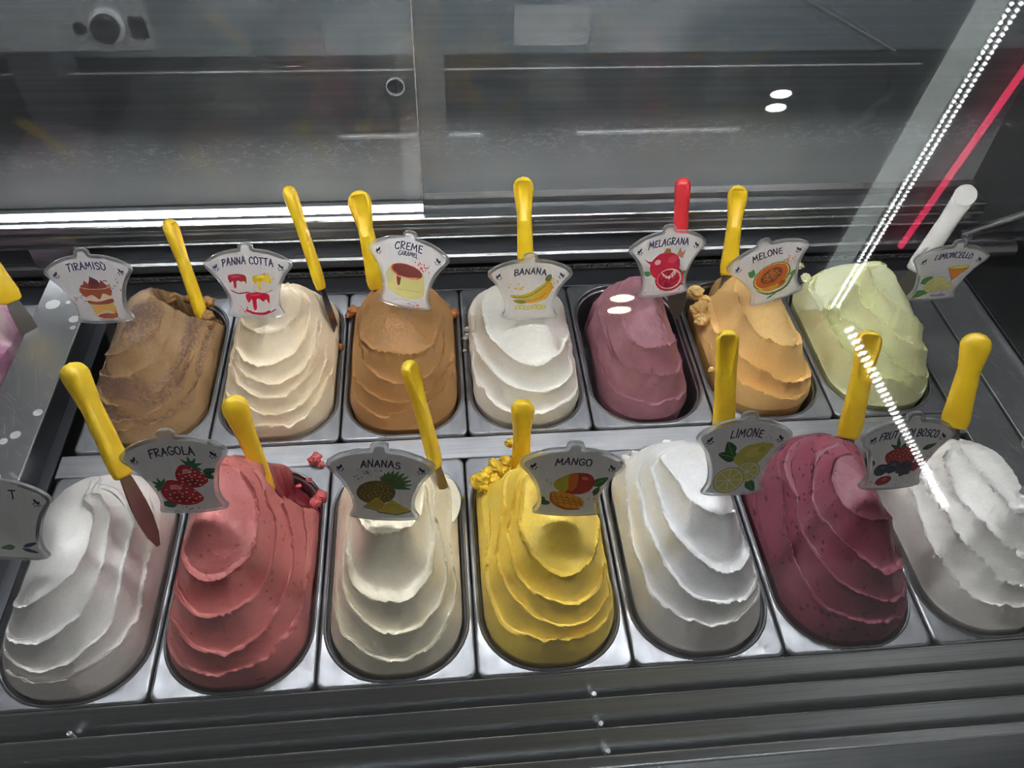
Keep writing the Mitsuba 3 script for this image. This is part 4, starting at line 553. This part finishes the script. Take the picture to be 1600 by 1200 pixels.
def art_creme():
    L = splash(R_, 30, .08, .28, .05, .16, [(210, 60, 70), (220, 110, 110)], .005, .013) + splash(R_, 14, .0, .22, -.42, -.36, [(200, 50, 60)], .004, .011)
    L += [(sp((-.20, .06), (-.24, -.10), (-.20, -.24), (.0, -.31), (.16, -.29), (.24, -.22), (.22, -.08), (.18, .04)), (236, 230, 150)), (sp((-.16, -.02), (-.18, -.12), (-.22, -.16), (-.26, -.06), (-.2, .04)), (222, 222, 170)), (ln(.008, (-.12, -.22), (.2, -.20)), (214, 204, 120)),
          (ell(.0, .02, .20, .085, -6), (196, 90, 70)), (ell(.005, .022, .185, .072, -6), (92, 40, 36)), (sp((-.12, -.03), (-.11, -.14), (-.085, -.17), (-.07, -.12), (-.07, -.05)), (110, 46, 40)), (cv(.012, (-.20, .0), (-.12, -.05), (.0, -.06), (.14, -.04)), (236, 190, 170)), (cv(.012, (-.16, -.36), (-.02, -.33), (.14, -.345)), (222, 216, 214))]
    return L
def art_banana():
    L = splash(R_, 12, -.26, -.06, .02, .10, [(244, 196, 90), (236, 170, 60)], .006, .016) + splash(R_, 22, .18, .33, .03, .22, [(240, 180, 80), (230, 200, 120), (196, 190, 120)], .006, .017)
    L += [(sp((-.23, -.06), (-.10, -.06), (.04, .0), (.16, .10), (.20, .16), (.235, .155), (.22, .06), (.12, -.06), (-.06, -.12), (-.20, -.10)), (212, 190, 62)), (sp((-.18, -.13), (.0, -.12), (.14, -.02), (.21, .10), (.24, .13), (.27, .04), (.20, -.11), (.05, -.18), (-.08, -.17)), (226, 176, 52)), (cv(.010, (-.20, -.09), (-.02, -.08), (.14, .03), (.22, .13)), (110, 120, 40)), (sp((.18, .14), (.20, .21), (.25, .22), (.245, .14)), (84, 96, 48)),
          (sp((-.20, -.14), (-.10, -.13), (-.04, -.17), (-.12, -.19)), (120, 130, 50)), (cv(.008, (-.16, -.14), (.02, -.15), (.16, -.08)), (150, 110, 30))] + splash(R_, 16, -.1, .22, -.14, .06, [(120, 84, 30)], .003, .006)
    for x, y in ((-.12, -.24), (-.02, -.25), (.08, -.23), (.14, -.245)): L += [(ell(x, y, .062, .034, 8), (222, 214, 120)), (ell(x, y, .045, .022, 8), (240, 236, 190)), (ell(x, y, .008, .006), (120, 110, 40))]
    return L
def art_pome():
    red, dk = (190, 34, 66), (128, 16, 44)
    L = splash(R_, 18, -.28, .22, -.38, .12, [(200, 50, 80)], .004, .010) + leaf(-.20, -.12, .12, .03, 150) + leaf(.18, -.16, .12, .028, 20) + leaf(.20, -.26, .08, .02, -40)
    L += [(sp((-.30, .10), (-.22, .06), (-.12, .10), (-.18, .0)), (186, 60, 80)), (ell(-.02, -.02, .20, .18, 0), red), (ell(.08, .06, .07, .05, 20), (206, 70, 92)), (ell(-.12, .04, .04, .035), (244, 200, 204)), (pg((.12, .10), (.16, .20), (.19, .13), (.24, .16), (.20, .06)), (206, 150, 110)), (pg((-.06, .15), (-.02, .21), (.03, .20), (.04, .14)), (150, 110, 60)),
          (ell(.06, -.20, .195, .165, -12), (190, 40, 70)), (ell(.06, -.20, .165, .135, -12), (238, 214, 206)), (ell(.05, -.20, .150, .120, -12), (168, 24, 56)), (sp((-.06, -.10), (.04, -.16), (.12, -.08), (.14, -.14), (.07, -.20), (.0, -.18)), (240, 224, 214)), (ell(.03, -.27, .06, .035), dk)]
    for i in range(28):
        a = i * 2.4; r = .024 * math.sqrt(i); L.append((ell(.05 + r * math.cos(a), -.215 + r * .75 * math.sin(a), .011, .010), dk if i % 2 else (206, 60, 90)))
    return L
def art_melon():
    L = splash(R_, 16, .16, .32, .06, .16, [(226, 120, 70), (214, 150, 90)], .005, .012) + leaf(-.24, .02, .12, .04, 70) + leaf(-.20, .04, .10, .03, 130) + leaf(.22, -.12, .11, .03, 30, (70, 100, 60)) + leaf(-.12, -.36, .15, .014, 20)
    L += [(ell(.0, -.05, .245, .175, 20), (70, 96, 44)), (ell(.0, -.045, .23, .160, 20), (226, 206, 110)), (ell(.0, -.045, .215, .148, 20), (208, 106, 48)), (ell(.0, -.04, .145, .092, 22), (96, 46, 24)), (ell(-.005, -.03, .10, .055, 22), (150, 84, 40))]
    for i in range(46):
        a = i * 2.4; r = .018 * math.sqrt(i); x, y = r * 1.05 * math.cos(a), r * .62 * math.sin(a); c, s = math.cos(.38), math.sin(.38)
        L.append((ell(c * x - s * y, -.04 + s * x + c * y, .0095, .008), [(170, 110, 54), (60, 30, 18), (196, 140, 70)][i % 3]))
    L += [(sp((-.22, -.18), (-.08, -.26), (.10, -.24), (.22, -.13), (.12, -.19), (-.06, -.19)), (222, 178, 60)), (sp((-.22, -.19), (-.08, -.28), (.12, -.26), (.23, -.13), (.24, -.16), (.12, -.29), (-.09, -.31)), (70, 96, 44)), (ell(.10, -.19, .05, .03, 25), (170, 80, 30)), (ell(-.10, -.22, .05, .025, -15), (230, 160, 60))]
    return L
def lemon_slice(x, y, r, rot=0, ry=.9):
    L = [(ell(x, y, r, r * ry), (190, 184, 90)), (ell(x, y, r * .92, r * ry * .92), (236, 236, 206)), (ell(x, y, r * .82, r * ry * .82), (214, 208, 120))]
    for k in range(8):
        a = rot + k * math.pi / 4; L.append((ln(r * .06, (x, y), (x + r * .82 * math.cos(a), y + r * ry * .82 * math.sin(a))), (244, 244, 220)))
    return L + [(ell(x, y, r * .10, r * .10 * ry), (244, 244, 224))]
def art_limoncello():
    L = [(sp((.02, .09), (.16, .12), (.30, .10), (.22, -.02), (.16, -.10), (.09, -.02)), (232, 150, 60)), (ell(.165, .10, .14, .028, 2), (222, 212, 70)), (ell(.165, .10, .105, .018, 2), (238, 232, 130)), (cv(.008, (.01, .10), (.09, -.02), (.15, -.11)), (190, 150, 110)), (cv(.018, (.155, -.10), (.12, -.22), (.09, -.33)), (196, 188, 206)), (ell(.07, -.345, .11, .024, 0), (150, 140, 178)), (ell(.06, -.335, .06, .012), (190, 184, 206))]
    L += leaf(-.26, -.14, .16, .055, 40, (48, 104, 44)) + leaf(-.34, -.34, .28, .06, 14, (64, 116, 54)) + lemon_slice(-.05, -.17, .145, .3) + lemon_slice(.12, -.20, .08, .1) + splash(R_, 10, -.3, -.02, -.40, -.32, [(240, 200, 110)], .004, .010)
    return L
def strawberry(x, y, rx, ry, rot):
    f = lambda g: affinity.translate(affinity.rotate(g, rot, origin=(0, 0)), x, y)
    L = [(f(sp((-rx, 0), (-rx * .7, ry * .9), (0, ry), (rx * .6, ry * .6), (rx, 0), (rx * .6, -ry * .7), (0, -ry), (-rx * .7, -ry * .85))), (186, 30, 44)), (f(sp((-rx * .6, -ry * .3), (0, -ry * .1), (rx * .7, -ry * .3), (0, -ry * .85))), (150, 20, 36)), (f(ell(-rx * .3, ry * .45, rx * .30, ry * .22, 10)), (232, 150, 150))]
    for i in range(22):
        a, r = i * 2.4, math.sqrt(i / 22) * .85; L.append((f(ell(rx * r * math.cos(a), ry * r * math.sin(a), .012, .007, 30)), (240, 200, 180) if i % 3 else (250, 236, 226)))
    return L
def art_fragola():
    L = leaf(.22, .02, .14, .035, 10, (24, 84, 60)) + leaf(.22, .0, .12, .03, -30, (24, 84, 60)) + leaf(-.14, -.32, .16, .04, 170, (24, 84, 60)) + leaf(-.16, -.26, .12, .03, 130, (24, 84, 60))
    L += strawberry(.10, -.02, .15, .125, -20)
    for a in (-30, 10, 50, 90, 130): L += leaf(.13, .10, .11, .018, a, (28, 96, 62))
    L += strawberry(-.05, -.20, .20, .135, -22)
    for a in (60, 100, 140, 180, 215): L += leaf(-.21, -.10, .10, .017, a, (28, 96, 62))
    return L + splash(R_, 9, -.12, .06, -.40, -.34, [(180, 30, 50), (60, 20, 30)], .004, .009)
def art_ananas():
    L = splash(R_, 26, -.26, .04, .08, .19, [(150, 130, 50), (90, 96, 40)], .004, .011)
    for a in range(-8, 130, 13): L += leaf(.05, .01, .17 + .07 * math.sin((a + 40) / 40), .026, a, (40 + a // 6, 96, 44), (110, 150, 70))
    L += [(ell(-.06, -.08, .185, .145, 12), (112, 96, 36))]
    for i in range(-7, 8):
        for o in (35, -35):
            a = math.radians(o + 12); q = ln(.007, (-.06 + i * .035 - .3 * math.cos(a), -.08 - .3 * math.sin(a)), (-.06 + i * .035 + .3 * math.cos(a), -.08 + .3 * math.sin(a))).intersection(ell(-.06, -.08, .185, .145, 12)); L.append((q, (66, 56, 20)))
    for i in range(40):
        a, r = i * 2.4, math.sqrt(i / 40) * .9; L.append((ell(-.06 + .17 * r * math.cos(a), -.08 + .13 * r * math.sin(a), .009, .007), (190, 170, 70)))
    L += [(pg((-.19, -.26), (-.05, -.13), (.04, -.25), (-.05, -.30)), (176, 160, 52)), (ln(.010, (-.19, -.27), (-.05, -.31), (.04, -.26)), (60, 64, 22)), (pg((-.06, -.32), (.08, -.16), (.26, -.29), (.14, -.345)), (192, 176, 60)), (ln(.012, (-.06, -.325), (.12, -.352), (.26, -.30)), (60, 64, 22)), (cv(.006, (.02, -.28), (.08, -.22), (.17, -.29)), (150, 130, 40)), (cv(.006, (-.12, -.25), (-.05, -.2), (.0, -.25)), (150, 130, 40))]
    return L
def art_mango():
    L = leaf(.22, -.02, .17, .05, 40, (40, 92, 44)) + leaf(.24, -.14, .12, .03, 70, (36, 84, 40)) + leaf(-.22, -.22, .11, .03, 160, (36, 84, 40)) + leaf(-.17, -.26, .13, .03, 175, (36, 84, 40)) + splash(R_, 16, .10, .28, -.20, -.06, [(206, 50, 60)], .005, .012) + splash(R_, 8, -.24, -.12, -.06, .04, [(190, 190, 60)], .005, .012)
    L += [(sp((-.16, .0), (-.06, .10), (.06, .14), (.18, .12), (.23, .02), (.18, -.10), (.04, -.14), (-.10, -.10)), (170, 40, 44)), (sp((-.16, .0), (-.06, .10), (.02, .12), (.0, .0), (-.04, -.11), (-.12, -.08)), (190, 180, 60)), (sp((-.02, .11), (.06, .12), (.06, -.04), (.0, -.10), (-.02, .0)), (206, 110, 50)), (ell(.13, .07, .035, .022, -20), (214, 120, 110)),
          (sp((-.18, -.12), (-.08, -.11), (.08, -.16), (.16, -.24), (.12, -.31), (-.02, -.31), (-.13, -.24)), (222, 160, 50)), (sp((-.18, -.12), (-.13, -.24), (-.02, -.31), (.12, -.32), (.10, -.34), (-.04, -.34), (-.17, -.24)), (184, 96, 40))]
    for i in range(5): L.append((ln(.008, (-.14 + i * .06, -.13 - i * .014), (-.08 + i * .06, -.28 - i * .008)), (176, 84, 36)))
    for i in range(3): L.append((cv(.008, (-.15 + i * .02, -.17 - i * .04), (.0, -.19 - i * .035), (.14, -.25 - i * .02)), (176, 84, 36)))
    return L
def art_limone():
    L = leaf(-.04, .0, .22, .06, 165, (44, 92, 48)) + leaf(-.10, .04, .17, .06, 120, (44, 92, 48)) + leaf(.12, -.26, .17, .05, -50, (52, 104, 56)) + splash(R_, 18, .18, .34, .10, .22, [(206, 200, 100), (190, 190, 110)], .004, .010)
    L += [(sp((-.08, -.02), (.0, .12), (.14, .16), (.25, .16), (.31, .14), (.27, .05), (.19, -.06), (.04, -.10)), (206, 198, 96)), (ell(.12, .06, .09, .05, 20), (222, 214, 120)), (ell(.20, .09, .04, .03, 20), (186, 186, 84))] + lemon_slice(.10, -.16, .135, .2) + lemon_slice(-.08, -.25, .165, .0)
    return L
def art_bosco():
    L = splash(R_, 34, -.30, .32, -.38, .12, [(180, 50, 60), (120, 40, 60), (200, 110, 90)], .004, .010) + leaf(-.26, -.10, .12, .04, 160, (40, 80, 40)) + leaf(.20, .06, .15, .03, 25, (40, 90, 50)) + leaf(-.06, .08, .16, .02, 110, (44, 84, 44)) + leaf(-.06, .08, .12, .02, 150, (44, 84, 44)) + leaf(-.04, .08, .11, .02, 60, (44, 84, 44))
    L += [(sp((-.18, .02), (-.06, .10), (.08, .10), (.16, .02), (.14, -.10), (.02, -.16), (-.12, -.10)), (160, 44, 48))]
    for i in range(34):
        a, r = i * 2.4, math.sqrt(i / 34) * .9; L.append((ell(-.01 + .15 * r * math.cos(a), -.02 + .11 * r * math.sin(a), .008, .006), (226, 160, 130)))
    for x, y in ((.20, -.10), (.23, -.14), (.17, -.14), (.26, -.09), (.22, -.06), (.19, -.18)): L.append((ell(x, y, .034, .032), (150, 40, 60)))
    for x, y, r in ((-.17, -.17, .075), (-.06, -.14, .08)): L += [(ell(x, y, r, r), (44, 46, 70)), (ell(x + .01, y + .025, r * .4, r * .3), (86, 92, 124)), (ell(x, y, r * .2, r * .2), (24, 26, 42))]
    for i in range(20):
        a, r = i * 2.4, math.sqrt(i / 20) * .085; L += [(ell(.08 + r * math.cos(a), -.17 + r * math.sin(a), .026, .025), (40, 34, 56)), (ell(.08 + r * math.cos(a), -.163 + r * math.sin(a), .008, .006), (110, 104, 130))]
    L += [(ell(-.10, -.31, .085, .058, 15), (150, 36, 40)), (ell(-.09, -.295, .035, .018, 15), (206, 110, 100))]
    return L
def art_plain():
    return [(sp((-.20, .05), (.12, .06), (.10, -.25), (-.14, -.26)), (232, 236, 232))] + leaf(.12, -.28, .16, .02, 20, (60, 76, 110)) + leaf(.10, -.30, .16, .02, -15, (60, 76, 110)) + leaf(.04, -.28, .14, .03, 190, (70, 110, 80))
ARTS = dict(TI=art_tiramisu, PC=art_panna, CC=art_creme, BA=art_banana, ME=art_pome, MO=art_melon, LC=art_limoncello, FR=art_fragola, AN=art_ananas, MA=art_mango, LI=art_limone, FB=art_bosco, F1=art_plain, F7=art_plain)
TXT = dict(TI=[('TIRAMISÙ', 0, .225, .44, .085)], PC=[('PANNA COTTA', 0, .215, .58, .085)], CC=[('CREME', 0, .245, .34, .085), ('CARAMEL', .0, .175, .24, .048)], BA=[('BANANA', 0, .20, .38, .080)], ME=[('MELAGRANA', 0, .215, .52, .085)], MO=[('MELONE', 0, .215, .36, .085)], LC=[('LIMONCELLO', 0, .215, .50, .085)],
           FR=[('FRAGOLA', 0, .205, .42, .085)], AN=[('ANANAS', .0, .20, .36, .080)], MA=[('MANGO', .0, .205, .34, .080)], LI=[('LIMONE', 0, .205, .34, .085)], FB=[('FRUTTI DI BOSCO', 0, .195, .62, .085)], F1=[('T', .17, .205, .06, .085)], F7=[])
SLAB = dict(TI='sign with a tiramisu glass reading TIRAMISU', PC='sign with three panna cottas reading PANNA COTTA', CC='sign with a caramel pudding reading CREME CARAMEL', BA='sign with bananas reading BANANA', ME='sign with pomegranates reading MELAGRANA', MO='sign with a cut orange melon reading MELONE', LC='sign with a lemon cocktail reading LIMONCELLO', FR='sign with strawberries reading FRAGOLA', AN='sign with a pineapple reading ANANAS', MA='sign with mangoes reading MANGO', LI='sign with lemons reading LIMONE', FB='sign with mixed berries reading FRUTTI DI BOSCO', F1='sign in the snow white gelato, cut off at the left edge', F7='sign in the grainy white gelato, cut off at the right edge')
plate = trimesh.creation.extrude_polygon(SIGN.simplify(.00005), .004, engine='earcut'); card = trimesh.creation.extrude_polygon(CARD.simplify(.00005), .0005, engine='earcut')
def up(m, y):
    v = np.asarray(m.vertices); q = trimesh.Trimesh(np.column_stack([v[:, 0], y - v[:, 2], v[:, 1]]), m.faces, process=False)
    return q
PLATE, CARDM = up(plate, .002), up(card, -.0021)
for q in (PLATE, CARDM):
    if q.volume < 0: q.invert()
def placed(v, c, R): return np.asarray(v) @ R.T + c
for key in ['TI', 'PC', 'CC', 'BA', 'ME', 'MO', 'LC', 'F1', 'FR', 'AN', 'MA', 'LI', 'FB', 'F7']:
    s = SD[key]; k = num('flavour_sign'); R = Rot.from_euler('ZXY', s['e']).as_matrix(); c = np.array(s['c'])
    tw = np.eye(4); tw[:3, :3] = R; tw[:3, 3] = c
    tr = lambda m: trimesh.Trimesh(placed(m.vertices, c, R), m.faces, process=False)
    put(k + '__plate', tr(PLATE), 'clear_acrylic'); put(k + '__card', tr(CARDM), 'card_white')
    zb = -.372 * 1.27 * SW
    put(k + '__stake', tr(chbox(-.0075, .0075, -.0015, .0015, -s['al'] - .028, zb - .0002, .0005)), 'stake_clear')
    arc = .03
    if TXT[key]:
        ls = [(lettering(t, x, y, w, h, arc * (w / .5), 0, .06, .0135 if h > .06 else .0095), (34, 34, 66)) for t, x, y, w, h in TXT[key]]
        v, f, cc = flat(ls, -.00272); put(k + '__lettering', trimesh.Trimesh(placed(v, c, R), f, process=False), 'print', False, color=cc)
    for m in (-1, 1):
        v, f, cc = flat([(flourish(.365 * m, .165, m), (34, 34, 66))], -.00272); put(k + '__flourish' + ('' if m < 0 else '_001'), trimesh.Trimesh(placed(v, c, R), f, process=False), 'print', False, color=cc)
    clip = affinity.scale(CARD, 1 / SW, 1 / SW, origin=(0, 0))
    L = [(affinity.translate(affinity.scale(P, 1.0, 1.0, origin=(0, -.1)), 0, -.035).intersection(clip), col) for P, col in ARTS[key]()]
    v, f, cc = flat(L, -.00268); put(k + '__illustration', trimesh.Trimesh(placed(v, c, R), f, process=False), 'print', False, color=cc)
    tag(k, 'white clear edged ' + SLAB[key], 'sign', 'flavour signs on stakes')

# ---------------------------------------------------------------- spatulas
def handle_mesh(L, wt=.0145, wm=.0105, wb=.0125, tt=.0085, tb=.0075, hollow=True):
    """axis +z from the blade end (0) to the rounded tip (L); front face towards -y"""
    nz, na = 90, 72; u = np.linspace(0, 1, nz); a = np.linspace(0, 2 * np.pi, na, endpoint=False); rings = []
    for q in u:
        w = np.interp(q, [0, .10, .30, .62, .86, 1], [wb * .88, wb, (wb + wm) / 2, wm, wt, wt]); t = np.interp(q, [0, .15, .6, .88, 1], [tb * .8, tb, tb * .95, tt, tt])
        zt = (1 - q) * L; e = 1.0
        if zt < wt: e = math.sqrt(max(1 - (1 - zt / wt) ** 2, 0.0004))
        if q * L < .004: e = min(e, .80 + .20 * math.sqrt(max(0, 1 - (1 - q * L / .004) ** 2)))
        cs, sn = np.cos(a), np.sin(a); ex = 2 / 2.6
        x, y = w * e * np.sign(cs) * np.abs(cs) ** ex, t * (e ** .8) * np.sign(sn) * np.abs(sn) ** ex
        if hollow:
            zc = .84 * L; dzq = (q * L - zc) / (.115 * L if q * L > zc else .30 * L); qz = np.clip(1 - dzq ** 2, 0, 1); wq = wt * .66 * (1 if q * L > zc else 1 - .55 * min(1, -dzq)); qx = np.clip(1 - (x / wq) ** 2, 0, 1)
            y = y + np.where(sn < 0, .0078 * qz ** (.5 if q * L > zc else 1.1) * qx ** .5, 0)
        y = y + .004 * (q - .5) ** 2
        rings.append(np.stack([x, y, np.full(na, q * L)], 1))
    return loft(rings, True, True)
def blade_mesh(L, w=.0135):
    pts = [(-.007, .006), (.007, .006), (.010, -.012), (w, -.035), (w, -L * .62), (w * .72, -L * .84), (w * .2, -L), (-w * .2, -L), (-w * .72, -L * .84), (-w, -L * .62), (-w, -.035), (-.010, -.012)]
    m = trimesh.creation.extrude_polygon(Polygon(pts), .0016, engine='earcut'); v = np.asarray(m.vertices)
    m = trimesh.Trimesh(np.column_stack([v[:, 0], v[:, 2] - .0008, v[:, 1]]), m.faces, process=False)
    if m.volume < 0: m.invert()
    return m
def frame(base, top, roll):
    base, top = np.array(base, float), np.array(top, float); z = (top - base) / np.linalg.norm(top - base)
    view = CAM - base; y = -(view - (view @ z) * z); y /= np.linalg.norm(y); x = np.cross(y, z); r = math.radians(roll)
    x, y = math.cos(r) * x + math.sin(r) * y, -math.sin(r) * x + math.cos(r) * y
    return np.stack([x, y, z], 1), base
def add_spatula(base, top, roll, label, mat_='yellow_plastic', blade=.085, bw=.0135, **k):
    R, b = frame(base, top, roll); L = float(np.linalg.norm(np.array(top) - np.array(base))); n = num('spatula')
    h = handle_mesh(L, **k); put(n + '__handle', trimesh.Trimesh(placed(h.vertices, b, R), h.faces, process=False), mat_, 40)
    q = blade_mesh(blade, bw); put(n + '__blade', trimesh.Trimesh(placed(q.vertices, b, R), q.faces, process=False), 'blade_steel')
    tag(n, label, 'spatula', 'spatulas standing in the gelato'); return n, R, b, L
SP = [
 ((-.198, .555, .021), (-.229, .632, .146), 62, 'slim yellow spatula stuck in the tiramisu gelato, seen edge on', {}),
 ((-.021, .560, .068), (-.056, .636, .193), 70, 'slim yellow spatula seen edge on behind the PANNA COTTA gelato', {}),
 ((.061, .550, .073), (.039, .626, .189), -12, 'wide yellow spatula with a long thumb hollow left of the CREME CARAMEL sign', dict(wt=.0165, wb=.0155)),
 ((.274, .560, .087), (.272, .634, .200), 0, 'yellow spatula with thumb hollow standing behind the BANANA sign', {}),
 ((.503, .570, .088), (.506, .637, .191), 0, 'red spatula handle behind the MELAGRANA sign', dict(mat_='red_plastic', hollow=False, wt=.0115, wm=.0105, wb=.0115)),
 ((.585, .570, .060), (.595, .642, .172), 8, 'yellow spatula with thumb hollow left of the MELONE sign', dict(wb=.0135)),
 ((.875, .560, .063), (.930, .602, .188), 0, 'white spatula with a round disc on its end by the LIMONCELLO sign', dict(mat_='white_plastic', hollow=False, wt=.0150, wm=.0135, wb=.0150, tt=.006)),
 (F1B, F1T, 48, 'large yellow spatula with bare steel blade between the snow white gelato and the FRAGOLA sign', dict(hollow=False, wt=.0150, wm=.0130, wb=.0150, tt=.012, blade=.085, bw=.0125)),
 ((-.066, .235, .031), (-.094, .286, .147), 0, 'yellow spatula with plain rounded end in the strawberry gelato', dict(hollow=False, wt=.0150, wm=.0115, wb=.0085, tt=.011)),
 ((.136, .235, .062), (.108, .308, .172), 62, 'slim yellow spatula with hooked tip right of the ANANAS sign', {}),
 ((.239, .250, .003), (.243, .294, .109), 0, 'yellow spatula with bulb end left of the MANGO sign', dict(hollow=False, wt=.0145, wm=.0110, wb=.0120, tt=.011)),
 ((.486, .250, .083), (.482, .311, .198), 10, 'yellow spatula standing behind the LIMONE sign', dict(wt=.0135, wm=.0125, wb=.0135)),
 ((.658, .255, .051), (.684, .341, .158), 18, 'yellow spatula with thumb hollow left of the FRUTTI DI BOSCO sign', dict(wt=.0160, wm=.0125, wb=.0150)),
 ((.799, .260, .056), (.825, .334, .153), 0, 'yellow spatula with broad plain end behind the grainy white gelato', dict(hollow=False, wt=.0185, wm=.0135, wb=.0170)),
 (PKB, PKT, 10, 'yellow spatula with bare steel blade at the left edge in the pale pink gelato', dict(hollow=False, blade=.075, bw=.0115, wb=.0155)),
]
for b, t, roll, lab, kw in SP:
    n, R, b0, L = add_spatula(b, t, roll, lab, **kw)
    if kw.get('mat_') == 'white_plastic':
        d = trimesh.creation.cylinder(radius=.0155, height=.004, sections=48); v = np.asarray(d.vertices); v = np.column_stack([v[:, 0], v[:, 2] - .0055, v[:, 1] + L - .0150])
        put(n + '__end_disc', trimesh.Trimesh(placed(v, b0, R), d.faces, process=False), 'white_plastic', 40)
        c = trimesh.creation.extrude_polygon(Point(0, 0).buffer(.012).difference(Point(.004, .003).buffer(.0115)), .003, engine='earcut'); v = np.asarray(c.vertices); v = np.column_stack([v[:, 0] + .002, v[:, 2] - .0105, v[:, 1] + .030])
        put(n + '__crescent_ridge', trimesh.Trimesh(placed(v, b0, R), c.faces, process=False), 'white_plastic')
